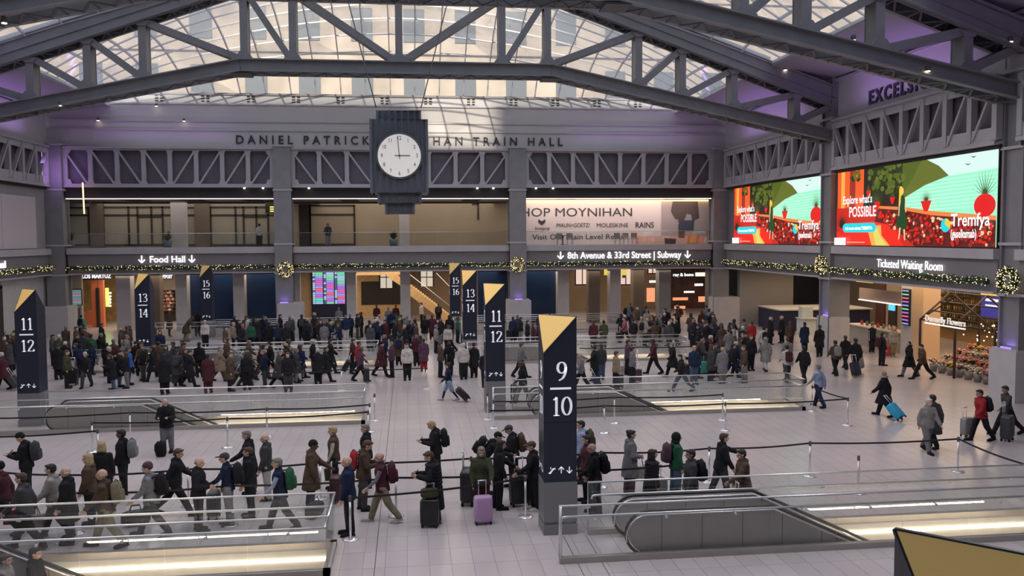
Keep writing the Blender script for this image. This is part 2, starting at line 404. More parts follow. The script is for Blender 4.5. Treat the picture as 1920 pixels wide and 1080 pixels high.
def side_truss(p0, p1, n, parent_name, nrm):
    """riveted wall truss between two columns: chords, posts, diagonals, grille behind"""
    p0 = Vector(p0); p1 = Vector(p1); d = (p1-p0); L = d.length; d.normalize(); nv = Vector(nrm)
    t = sroot(parent_name, tuple((p0+p1)/2)); up = Vector((0, 0, 1))
    def P(s, z, off=0): q = p0+d*s+nv*off; return (q.x, q.y, z)
    mb = MB(); hb = .16 if nrm[1] else .62; mb.bar(P(0, ZT0+.08), P(L, ZT0+.08), .5, .16); mb.bar(P(0, ZT0+.1+hb/2, .12), P(L, ZT0+.1+hb/2, .12), .06, hb)
    mb.build('bottom_chord', STEEL_L, t)
    mb = MB(); ht = .14 if nrm[1] else .42; mb.bar(P(0, ZT1-.06), P(L, ZT1-.06), .6, .12); mb.bar(P(0, ZT1-.1-ht/2, .12), P(L, ZT1-.1-ht/2, .12), .06, ht); mb.build('top_chord', STEEL_L, t)
    mb = MB(); mb.bar(P(0, (ZT0+ZT1)/2, -.28), P(L, (ZT0+ZT1)/2, -.28), .05, ZT1-ZT0-.2); mb.build('grille', MESH, t)
    st = L/n
    for k in range(n+1):
        m_ = MB(); m_.bar(P(min(max(k*st, .12), L-.12), ZT0+.2, .05), P(min(max(k*st, .12), L-.12), ZT1-.2, .05), .3, .2 if nrm[1] else .3, up=nv); m_.build('truss_post', STEEL_L, t)
    for k in range(n):
        a, b = (k*st+.12, (k+1)*st-.25)
        za, zb = (ZT1-.3, ZT0+.3) if k < n/2 else (ZT0+.3, ZT1-.3)
        if k >= n/2: a, b = k*st+.25, (k+1)*st-.12
        m_ = MB(); m_.bar(P(a, za, .1), P(b, zb, .1), .12, .13 if nrm[1] else .24, up=nv); m_.build('truss_diagonal', STEEL_L, t)
    g = MB()
    for k in range(n+1):
        s0 = min(max(k*st, .3), L-.3)
        for (zz, h1) in ((ZT0+.16, .42), (ZT1-.12, -.38)):
            q = [(-.3, 0), (.3, 0), (.13, h1), (-.13, h1)]
            pts = [P(s0+a, zz+b, .13) for a, b in q]; pts2 = [P(s0+a, zz+b, .16) for a, b in q]
            g.add(pts+pts2, [(0,1,2,3),(7,6,5,4),(0,4,5,1),(1,5,6,2),(2,6,7,3),(3,7,4,0)])
    g.build('gusset_plates', STEEL_L, t)
    return t
for i in range(3):
    x0, x1 = COLS_B[i]+.62, COLS_B[i+1]-.62
    bay_back(x0, x1, 'wall_back')
    side_truss((x0, YB, 0), (x1, YB, 0), 8, 'wall_truss_back', (0, -1, 0))
def bay_side(y0, y1, X, s, name):
    t = sroot(name, (X, (y0+y1)/2, 0)); f = lambda a: X+s*a
    mb = MB(); mb.box(f(.05), y0, ZB0, f(.5), y1, ZB1); mb.build('beam_web', GF, t)
    mb = MB(); mb.box(f(-.12), y0, ZB0-.04, f(.5), y1, ZB0+.06); mb.box(f(-.16), y0, ZB1, f(.7), y1, ZS); mb.build('sill', STEEL_L, t)
    mb = MB(); mb.box(f(.5), y0-.6, ZB0+.1, f(12), y1+.6, ZS-.03); mb.build('deck', WALL, t)
    mb = MB(); mb.box(f(.2), y0, ZS, f(.6), y1, ZT0+.1); mb.build('back_panel', GF if s > 0 else WALL, t)
    mb = MB(); mb.box(f(0), y0, ZT0-.17, f(.5), y1, ZT0+.02); mb.build('cornice', DARK, t)
ys = [2.0]+COLS_R+[YB]
for i in range(4):
    y0, y1 = ys[i]+.62, ys[i+1]-.62
    bay_side(y0, y1, XR, 1, 'wall_right'); bay_side(y0, y1, XL, -1, 'wall_left')
    side_truss((XR, y1, 0), (XR, y0, 0), 8, 'wall_truss_right', (-1, 0, 0))
    side_truss((XL, y0, 0), (XL, y1, 0), 8, 'wall_truss_left', (1, 0, 0))
# fascias above the trusses with their ledges
t = sroot('wall_upper_back', (0, YB, 13))
mb = MB(); mb.box(XL-.5, YB+.15, ZT1, XR+.5, YB+.6, 14.62); mb.box(XL-.5, YB+.25, 14.62, XR+.5, YB+.6, 15.27); mb.box(XL-.5, YB+.38, 15.27, XR+.5, YB+.7, 16.5)
mb.build('fascia', mat('pale_fascia', (.50, .485, .485), .7, noise=.04, scale=.4), t)
mb = MB(); mb.box(XL-.5, YB+.05, ZT1-.02, XR+.5, YB+.6, ZT1+.1); mb.box(XL-.5, YB+.08, 14.56, XR+.5, YB+.3, 14.66); mb.box(XL-.5, YB+.18, 15.2, XR+.5, YB+.42, 15.31)
mb.box(XL-.5, YB+.28, 16.44, XR+.5, YB+.6, 16.54); mb.build('ledges', STEEL_L, t)
mb = MB(); mb.box(-21, YB+.7, 16.5, 20.6, YB+.9, 17.27); mb.build('upstand', mat('white_upstand', (.55, .55, .56), .6), t)
for k in range(12):
    xv = -17.6+k*3.2; mb = MB()
    for a in (-.28, .08):
        for z in (16.72, 16.9, 17.08): mb.box(xv+a, YB+.64, z, xv+a+.22, YB+.71, z+.06)
    mb.build('vent', DARK, t)
for s, X in ((-1, XL), (1, XR)):
    t = sroot('wall_upper_right' if s > 0 else 'wall_upper_left', (X, 35, 13)); f = lambda a: X+s*a
    mb = MB(); mb.box(f(.15), 2, ZT1, f(.6), YB, 15.6); mb.build('fascia', MATS['pale_fascia'], t)
    mb = MB(); mb.box(f(.02), 2, ZT1-.02, f(.6), YB, ZT1+.1); mb.box(f(-.05), 2, 15.5, f(.6), YB, 15.66); mb.build('ledges', STEEL_L, t)
# opaque ceiling strips round the skylights
EX0, EX1, EZ = -20.9, 20.4, 16.3
mb = MB()
mb.prism([(XL-.6, 15.66), (EX0, EZ), (EX0, EZ+.3), (XL-.6, 15.96)], 'y', 0, YB+1)
mb.prism([(XR+.6, 15.66), (XR+.6, 15.96), (EX1, EZ+.3), (EX1, EZ)], 'y', 0, YB+1)
mb.box(EX0, YB+.6, 17.2, EX1, YB+1.4, 17.35)
mb.box(XL-.6, -8, 15.7, XR+.6, 2.2, 16.0)
mb.box(XL-12, 0, 9.9, XL-.5, YB+10, 10.3); mb.box(XR+.5, 0, 9.9, XR+12, YB+10, 10.3)
struct('ceiling', mb, mat('ceiling_grey', (.30, .29, .31), .8))
# ---- big roof trusses across the hall
PX = [-22.3, -19.05, -16.25, -13.5, -8.4, -5.9, -.35, 5.2, 7.7, 12.8, 15.3, 18.3, 22.0]
XC = -.35
def zbot(x):   # top edge of bottom chord
    a = abs(x-XC); return 16.2 if a < 8.25 else 16.2-(a-8.25)*.2105
def ztop(x):   # lower edge of top chord
    a = abs(x-XC); return 19.75 if a < 8.3 else 19.75-(a-8.3)*.352
def roof_truss(Y, full=True):
    t = sroot('roof_truss', (XC, Y, 15)); hw = .5
    xs = [-24.6, XC-8.25, XC+8.25, 24.2]
    for nm, fz, d0, d1 in (('bottom_chord', zbot, -.66, 0), ('top_chord', ztop, 0, 1.2)):
        mb = MB()
        for a, b in zip(xs[:-1], xs[1:]):
            for yy in (Y-hw, Y+hw):
                mb.bar((a, yy, fz(a)+(d0+d1)/2), (b, yy, fz(b)+(d0+d1)/2), .07, d1-d0)
                s = -1 if yy < Y else 1
                for dz in (d0+.03, d1-.03): mb.bar((a, yy+s*.12, fz(a)+dz), (b, yy+s*.12, fz(b)+dz), .3, .06)
                if nm == 'top_chord': mb.bar((a, yy+s*.05, fz(a)+.55), (b, yy+s*.05, fz(b)+.55), .14, .05)
            if nm == 'top_chord': mb.bar((a, Y, fz(a)+1.17), (b, Y, fz(b)+1.17), 1.2, .06)
        mb.build(nm, STEEL, t)
        mb = MB(); x = xs[0]; k = 0
        while x < xs[-1]-.2:
            x2 = x+.55; z = lambda q: fz(q)+(d0 if nm == 'bottom_chord' else 0)-.01
            ya, yb = (Y-hw, Y+hw) if k % 2 else (Y+hw, Y-hw)
            mb.bar((x, ya, z(x)), (x2, yb, z(x2)), .09, .05)
            if k % 2: mb.bar((x, Y-hw, z(x)), (x, Y+hw, z(x)), .09, .05)
            x = x2; k += 1
        mb.build('lacing', LACE, t)['kind'] = 'stuff'
    def member(a, b, nm, wd):
        mb = MB()
        for yy in (Y-hw*.8, Y+hw*.8): mb.bar(a[:1]+(yy,)+a[1:], b[:1]+(yy,)+b[1:], .07, wd, up=(0, 0, 1) if nm != 'post' else (1, 0, 0))
        s = Vector((b[0]-a[0], 0, b[1]-a[1])).normalized(); q = Vector((-s.z, 0, s.x))*(wd/2-.04)
        for sg in (-1, 1): mb.bar((a[0]+q.x*sg, Y, a[1]+q.z*sg), (b[0]+q.x*sg, Y, b[1]+q.z*sg), hw*1.6, .05, up=tuple(q))
        mb.build(nm, STEEL, t)
    for x in PX: member((x, zbot(x)-.1), (x, ztop(x)+.1), 'post', .38)
    for i in range(12):
        a, b = PX[i], PX[i+1]
        if i < 6: member((a+.1, ztop(a)), (b-.1, zbot(b)), 'diagonal', .34)
        else: member((a+.1, zbot(a)), (b-.1, ztop(b)), 'diagonal', .34)
    member((-24.6, ztop(-22.3)-1.1), (-22.3, zbot(-22.3)), 'diagonal', .34); member((22.0, zbot(22)), (24.2, ztop(24.2)+.2), 'diagonal', .34)
    g = MB()
    for x in PX:
        g.prism([(x-.5, zbot(x)+.0), (x+.5, zbot(x)+.0), (x+.2, zbot(x)+.4), (x-.2, zbot(x)+.4)], 'y', Y-hw-.04, Y-hw+.03)
        g.prism([(x-.4, ztop(x)), (x+.4, ztop(x)), (x+.2, ztop(x)-.25), (x-.2, ztop(x)-.25)], 'y', Y-hw-.04, Y-hw+.03)
    g.build('gusset_plates', STEEL, t)
    k = MB()
    for x in (XC-8.25, XC+8.25): k.box(x-.5, Y-.6, 15.42, x+.5, Y+.6, 15.5)
    k.build('knee_plates', STEEL_D, t)
TR = [2.2, 17.3, 32.5, 47.6]
for Y in TR: roof_truss(Y)
# ---- skylights
def sky_z(x, s, Y0, last):
    u = (x-XC)/(20.65); u = max(-1, min(1, u)); rise = 7.6*(1-abs(u)**2.2)
    base0 = EZ+.2; z0 = base0+5.0*(1-abs(u)**1.5)
    z1 = 17.3-1.0*abs(u)**6 if last else z0
    arch = math.sin(math.pi*s)**.7 if s > 0 and s < 1 else 0
    return z0*(1-s)+z1*s+rise*.42*arch
def skylight(Y0, Y1, nx, ny, last):
    t = sroot('skylight', (XC, Y0, 16)); V = lambda i, j: (EX0+(EX1-EX0)*i/nx, Y0+(Y1-Y0)*j/ny, sky_z(EX0+(EX1-EX0)*i/nx, j/ny, Y0, last))
    if last:
        for i in range(nx):
            for j in range(ny):
                m_ = MB(); m_.quad(V(i, j), V(i+1, j), V(i+1, j+1), V(i, j+1)); m_.build('pane', SKYG, t)
    else:
        m_ = MB()
        for i in range(nx):
            for j in range(ny): m_.quad(V(i, j), V(i+1, j), V(i+1, j+1), V(i, j+1))
        m_.build('panes', SKYG, t)['kind'] = 'stuff'
    def line(pts, w, h, nm):
        mb = MB()
        for a, b in zip(pts[:-1], pts[1:]): mb.bar(a, b, w, h)
        mb.build(nm, FRAMEW, t)
    for i in range(nx+1): line([V(i, j) for j in range(ny+1)], .07, .16, 'rib')
    for j in range(ny+1): line([V(i, j) for i in range(nx+1)], .05, .09, 'purlin')
skylight(TR[3]+.6, YB+.8, 23, 12, True)
for a, b in zip(TR[:-1], TR[1:]): skylight(a+.6, b-.6, 23, 11, False)
for Y in TR:
    mb = MB()
    for a, b in ((XC-20.6, XC-8.3), (XC-8.3, XC+8.3), (XC+8.3, XC+20.6)): mb.bar((a, Y, ztop(a)+1.25), (b, Y, ztop(b)+1.25), 1.5, .2)
    struct('ceiling_gutter', mb, STEEL_L)
# ---- surrounding building seen through the glass
t = thing('exterior_building', 'tan stone office facade with dark windows beyond the skylight', 'building', (0, 84, 0))
mb = MB(); mb.box(-60, 84, 12, 60, 90, 52)
for z in (19, 24.5, 30, 35.5): mb.box(-60, 83.7, z-.25, 60, 84, z)
mb.build('facade', FACB, t)
for k in range(-6, 7):
    for z in (19.9, 25.4, 30.9):
        x = k*4.9+.8; m_ = MB(); m_.box(x-1.0, 83.9, z, x+1.0, 84.05, z+3.1); f = m_.build('window', FACW, t)
        m_ = MB(); m_.box(x-.05, 83.82, z, x+.05, 83.9, z+3.1); m_.box(x-1, 83.82, z+1.5, x+1, 83.9, z+1.62); m_.box(x-1.1, 83.8, z-.15, x+1.1, 84, z); m_.build('window_bars', WHITEST, f)
# back court walls closing the storeys behind the hall
mb = MB(); mb.box(-45, YB+22, -.3, 45, YB+22.4, 9.9); mb.box(-45, 0, -.3, -44.6, 87, 9.9); mb.box(44.6, 0, -.3, 45, 87, 9.9); mb.box(-45, YB+9.4, 9.8, 45, YB+22, 10.4)
mb.box(-45, YB+9.5, ZB0+.1, 45, YB+22, ZB0+.5)
struct('wall_rear', mb, WALL)
mb = MB(); mb.box(-45, -8, -.3, 45, -7.6, 16); struct('wall_front', mb, WALL)

# unseen blocks added to stop the sun; the lower one lets a patch through
for x0, x1, h, lb in ((-150, -24, 100.5, 'added sun blocker behind the viewer, left one'), (-24, -18, 97, 'added lower sun blocker between two others behind the viewer'), (-18, 150, 100.5, 'plain tan office tower behind the viewer on the east side')):
    mb = MB(); mb.box(x0, -100, 0, x1, -90, h); struct('sun_blocker', mb, FACB)
# ================================================================ PYLONS
def smooth(pts, k=5):
    out = []; n = len(pts)
    for i in range(n-1):
        p0, p1, p2, p3 = pts[max(i-1, 0)], pts[i], pts[i+1], pts[min(i+2, n-1)]
        for j in range(k):
            t = j/k; out.append(tuple(.5*((2*b)+(-a+c)*t+(2*a-5*b+4*c-d)*t*t+(-a+3*b-3*c+d)*t**3) for a, b, c, d in zip(p0, p1, p2, p3)))
    return out+[pts[-1]]
def arc(cx, cy, rx, ry, a0, a1, n=14): return [(cx+rx*math.cos(R(a0+(a1-a0)*i/n)), cy+ry*math.sin(R(a0+(a1-a0)*i/n))) for i in range(n+1)]
GL = {
 '0': [arc(.30, .5, .23, .46, 90, 450, 28)],
 '1': [[(.30, .0), (.30, .97)], [(.13, .84), (.20, .86), (.32, .96)], [(.14, .02), (.46, .02)]],
 '2': [smooth([(.10, .74), (.14, .88), (.29, .96), (.46, .86), (.47, .70), (.36, .48), (.20, .26), (.08, .05)]), [(.07, .05), (.52, .05)], [(.50, .03), (.54, .20)]],
 '3': [smooth([(.10, .80), (.17, .92), (.29, .96), (.44, .87), (.43, .66), (.30, .54), (.22, .52)]), smooth([(.22, .52), (.36, .50), (.48, .38), (.48, .18), (.36, .05), (.22, .03), (.09, .12)])],
 '4': [[(.40, .0), (.40, .96)], [(.38, .95), (.05, .30)], [(.04, .29), (.56, .29)], [(.28, .02), (.52, .02)]],
 '5': [[(.16, .94), (.48, .94)], [(.16, .95), (.14, .54)], smooth([(.14, .54), (.28, .60), (.43, .54), (.50, .36), (.45, .14), (.30, .03), (.10, .08)])],
 '6': [arc(.31, .31, .21, .28, 90, 450, 24), smooth([(.46, .95), (.30, .86), (.17, .68), (.11, .45), (.11, .28)])],
 '9': [arc(.29, .68, .21, .28, 90, 450, 24), smooth([(.50, .70), (.50, .52), (.44, .30), (.32, .12), (.14, .02)])]}
def ribbon(mb, pts, P, thick, thin, m=0):
    n = len(pts); L = []; Rr = []
    for i in range(n):
        a = pts[max(i-1, 0)]; b = pts[min(i+1, n-1)]; dx, dy = b[0]-a[0], b[1]-a[1]; l = math.hypot(dx, dy) or 1
        wd = (thin+(thick-thin)*min(1, abs(dy)/l*1.05)**1.5)/2; nx, ny = -dy/l*wd, dx/l*wd
        L.append((pts[i][0]+nx, pts[i][1]+ny)); Rr.append((pts[i][0]-nx, pts[i][1]-ny))
    vs = [P(*p) for p in L]+[P(*p) for p in Rr]
    mb.add(vs, [(i, i+1, n+i+1, n+i) for i in range(n-1)], m)
def number(mb, s, cx, cy, h, P):
    wd = sum(.6 if c != '1' else .5 for c in s)*h; x = cx-wd/2
    for c in s:
        for st in GL[c]: ribbon(mb, st, lambda u, v: P(x+u*h-(.04*h if c == '1' else 0), cy-h/2+v*h), .135, .05)
        x += (.6 if c != '1' else .5)*h
def icons(mb, cx, cy, h, P, which):
    def L(a, b, wd):
        d = Vector((b[0]-a[0], b[1]-a[1])); n = Vector((-d.y, d.x)).normalized()*wd/2
        mb.quad(*[P(cx+q[0]*h, cy+q[1]*h) for q in ((a[0]+n.x, a[1]+n.y), (b[0]+n.x, b[1]+n.y), (b[0]-n.x, b[1]-n.y), (a[0]-n.x, a[1]-n.y))])
    if which == 0: L((-1.95, -.42), (-1.62, -.42), .22); L((-1.72, -.42), (-1.2, .25), .26); L((-1.24, .24), (-.88, .24), .22); L((-1.62, .18), (-1.62, .5), .14)
    for x, s in {0: (), 1: ((0, 1),), 2: ((1.25, -1),)}[which]:
        L((x, -.5), (x, .5), .16); L((x-.42, .06*s), (x, .5*s), .17); L((x+.42, .06*s), (x, .5*s), .17)
def pylon(x, y, a, b, label, wd=.76, H=5.0):
    t = thing('platform_pylon', label, 'sign', (x, y, 0), 'track number pylons')
    x1 = x+wd; y1 = y+wd; zc = H-.82
    FL, FR, BR, BL = (x, y), (x1, y), (x1, y1), (x, y1)
    mb = MB(); e = .012
    mb.add([(x, y, 1.22), (x1, y, 1.22), (x1, y1, 1.22), (x, y1, 1.22), (x, y, zc), (x1, y, H), (x1, y1, zc+.1), (x, y1, H)],
           [(0,1,5,4), (1,2,6,5), (2,3,7,6), (3,0,4,7), (5,6,7), (3,2,1,0)], 0)
    mb.build('body', NAVY, t)
    mb = MB(); mb.box(x-.01, y-.01, .3, x1+.01, y1+.01, 1.22); mb.box(x+.02, y+.02, .24, x1-.02, y1-.02, .3); mb.box(x-.015, y-.015, 0, x1+.015, y1+.015, .24); mb.build('base_cladding', PBASE, t)
    n = (Vector((x, y1, H))-Vector((x, y, zc))).cross(Vector((x1, y, H))-Vector((x, y, zc))).normalized()
    if n.z < 0: n = -n
    A, B, C = Vector((x, y1, H)), Vector((x1, y, H)), Vector((x, y, zc)); G = (A+B+C)/3
    mb = MB(); mb.add([A, B, C], [(0, 1, 2)]); 
    vv = [(G+(q-G)*.965)+n*.012 for q in (A, B, C)]; mb = MB(); mb.add(vv+[A, B, C], [(0,1,2), (0,3,4,1), (1,4,5,2), (2,5,3,0)]); mb.build('yellow_facet', GOLD, t)
    mb = MB(); tk = .03
    for p, q in ((A, B), (B, C), (C, A)): mb.bar(p, q, tk, .02)
    mb.build('facet_edge', NAVY, t)
    mb = MB()
    for z in (H-1.02, 2.6): mb.box(x-.003, y-.003, z, x1+.003, y1+.003, z+.008)
    for zz in (1.22, H-.9): pass
    mb.build('panel_joints', FRAMEB, t)
    cx = (x+x1)/2
    mb = MB(); P = lambda u, v: (u, y-.006, v)
    def faces(cc, P, pre):
        for nm, fn in (('upper_number', lambda q: number(q, a, cc+.04, 3.77, .44, P)), ('lower_number', lambda q: number(q, b, cc+.04, 2.97, .44, P)), ('divider_bar', lambda q: q.quad(P(cc-.23, 3.35), P(cc+.25, 3.35), P(cc+.25, 3.40), P(cc-.23, 3.40))), ('escalator_symbol', lambda q: icons(q, cc+.02, 1.5, .15, P, 0)), ('up_arrow', lambda q: icons(q, cc+.02, 1.5, .15, P, 1)), ('down_arrow', lambda q: icons(q, cc+.02, 1.5, .15, P, 2))):
            q = MB(); fn(q); q.build(pre+nm, WHITE, t)
    faces(cx, P, '')
    cy = (y+y1)/2; mb = MB(); P = lambda u, v: (x-.006, 2*cy-u, v)
    faces(cy, P, 'side_')
for i, (a, b) in enumerate((('9', '10'), ('11', '12'), ('13', '14'), ('15', '16'))):
    y = [19.13, 33.1, 46.95, 61.2][i]
    nm = ['', 'eleven over twelve', 'thirteen over fourteen', 'fifteen over sixteen'][i]
    pylon([3.0, 2.93, 2.93, 2.9][i], y, a, b, 'navy pylon with yellow facet numbered nine over ten, tallest in view' if i == 0 else 'navy pylon with yellow facet numbered %s, right one of its pair' % nm)
    if i: pylon(-14.2, y, a, b, 'navy pylon with yellow facet numbered %s, left one of its pair' % nm)
pylon(2.94, 4.1, '9', '9', 'top of a navy pylon with large yellow facet close below the viewer', wd=.78)
# ================================================================ HANGING CLOCK
t = thing('hanging_clock', 'large square grey corrugated clock hanging on steel cables', 'clock', (-.36, 44.2, 13.2)); CKG = mat('slate_corrugated', (.17, .19, .23), .45, .3)
def fluted(mb, cx, cy, hw, z0, z1, n):
    pts = []
    for sx, sy, dx, dy in ((-1, -1, 1, 0), (1, -1, 0, 1), (1, 1, -1, 0), (-1, 1, 0, -1)):
        for k in range(n*6):
            s = k/(n*6)*2*hw; d = abs(math.sin(math.pi*s/(2*hw)*n))*.17
            nx, ny = (dy, -dx); pts.append((cx+sx*hw+dx*s-nx*d*1, cy+sy*hw+dy*s-ny*d*1))
    mb.prism(pts, 'z', z0, z1)
CY = 44.2; yf = CY-1.42
for nm, hw, za, zb, n in (('main_case', 1.42, AY(748, 361, yf)[1], AY(748, 223, yf)[1], 9), ('upper_case', 1.10, AY(748, 224, yf)[1], AY(748, 205, yf)[1], 7), ('lower_case', 1.08, AY(748, 380, yf)[1], AY(748, 361, yf)[1], 7), ('bottom_case', .74, AY(748, 400, yf)[1], AY(748, 380, yf)[1], 5)):
    mb = MB(); fluted(mb, -.38, CY, hw, za, zb, n); mb.build(nm, CKG, t)
cz = AY(748.8, 292.3, yf)[1]; cx = AY(748.8, 292.3, yf)[0]
mb = MB()
def disc(mb, y, r, r2=0, d=.05, m=0, n=48):
    c = [(cx+r*math.cos(2*math.pi*k/n), cz+r*math.sin(2*math.pi*k/n)) for k in range(n)]; mb.prism(c, 'y', y, y+d, m)
disc(mb, yf-.10, 1.13, d=.25); mb.build('bezel', mat('bezel_grey', (.07, .08, .09), .4, .4), t)
mb = MB(); disc(mb, yf-.13, 1.04, d=.04); mb.build('clock_face', mat('clock_white', (.82, .80, .77), .5, emis=(1, .96, .92), es=.25), t)
mb = MB(); P = lambda a, r: (cx+r*math.sin(R(a)), yf-.15, cz+r*math.cos(R(a)))
mb.bar(P(-5+180, .17), P(-5, .93), .03, .02, up=(0, 1, 0)); mb.bar(P(-90, .22), P(90, .52), .04, .02, up=(0, 1, 0)); mb.lathe((cx, yf-.16, cz), [(.001, 0), (.001, 0)], 6); mb.blob((cx, yf-.15, cz), (.05, .02, .05)); mb.build('hands', INK, t)
for k in range(1, 13):
    p = P(k*30, .85); text('numeral', str(k), INK, (p[0], yf-.14, p[2]-.09), .27, 0, t, .004, 'CENTER', sx=.8)
mb = MB()
for u, uu in ((706, 652), (789, 840)):
    a = AY(u, 205, CY); b = AY(uu, 0, CY-3); mb.tube([(a[0], CY-.5, a[1]), (b[0], CY-3, b[1]), (b[0]*1.3+.1, CY-4.2, 22)], .03, 6)
mb.build('cables', STEEL, t)
# ================================================================ SIGNS AND LETTERING
a, b = AY(441, 270, YB), AY(1053, 273, YB)
o = text('wall_lettering', 'DANIEL PATRICK MOYNIHAN TRAIN HALL', INK, (-12.25, YB+.1, 13.66), .86, ext=.04, spacing=1.62, bold=.008, fit=23.85)
tag(o, 'long line of dark raised capitals across the end wall fascia', 'lettering')
o = text('wall_lettering', 'EXCELSIOR', INK, (XR+.12, 43.6, 13.72), .95, -90, ext=.05, spacing=1.35, bold=.03); tag(o, 'dark raised capitals on the fascia of the right wall', 'lettering')
def arrow(mb, x, z, h, P):
    def L(a, b, w):
        d = Vector((b[0]-a[0], b[1]-a[1])); n = Vector((-d.y, d.x)).normalized()*w/2
        q = ((a[0]+n.x, a[1]+n.y), (b[0]+n.x, b[1]+n.y), (b[0]-n.x, b[1]-n.y), (a[0]-n.x, a[1]-n.y)); mb.quad(*[P(x+u*h, z+v*h) for u, v in q])
    L((0, .5), (0, -.5), .17); L((-.42, -.06), (0, -.5), .17); L((.42, -.06), (0, -.5), .17)
def wall_sign(label, s, u0, u1, v0, v1, arrows, side=None):
    Y = YB-.02
    if side is None:
        x0, z0 = AY(u0, v1, Y); x1, _ = AY(u1, v1, Y); z1 = AY((u0+u1)/2, v0, Y)[1]; z0 = AY((u0+u1)/2, v1, Y)[1]
        t = thing('lit_sign', label, 'sign', ((x0+x1)/2, Y, z0))
        o = text('lettering', s, SIGNW, (x0, Y, z0), (z1-z0)*1.35, parent=t, ext=.03, bold=.006, fit=x1-x0)
        for ax in arrows: mb = MB(); arrow(mb, AY(ax, v1, Y)[0], (z0+z1)/2, (z1-z0)*1.05, lambda u, v: (u, Y-.03, v)); mb.build('arrow', SIGNW, t)
wall_sign('lit white words for the food hall on the end wall beam', 'Food Hall', 280, 346, 479, 492, (266, 360))
wall_sign('lit white words for the avenue, street and subway on the beam', '8th Avenue & 33rd Street | Subway', 1064, 1277, 471, 484, (1051, 1289))
y0, z0 = AX(1645, 500, XR); y1, _ = AX(1768, 503, XR)
t = thing('lit_sign', 'lit white words for the waiting room on the right beam', 'sign', (XR, (y0+y1)/2, z0)); text('lettering', 'Ticketed Waiting Room', SIGNW, (XR-.03, y0, 5.15), .62, -90, t, .015, bold=-.004, fit=y0-y1)
t = thing('lit_sign', 'end of a lit white word on the left beam', 'sign', (XL, 56, 5)); o = text('lettering', 'Road', SIGNW, (XL+.03, 55.9, 5.1), .62, 90, t, .03, bold=.008)
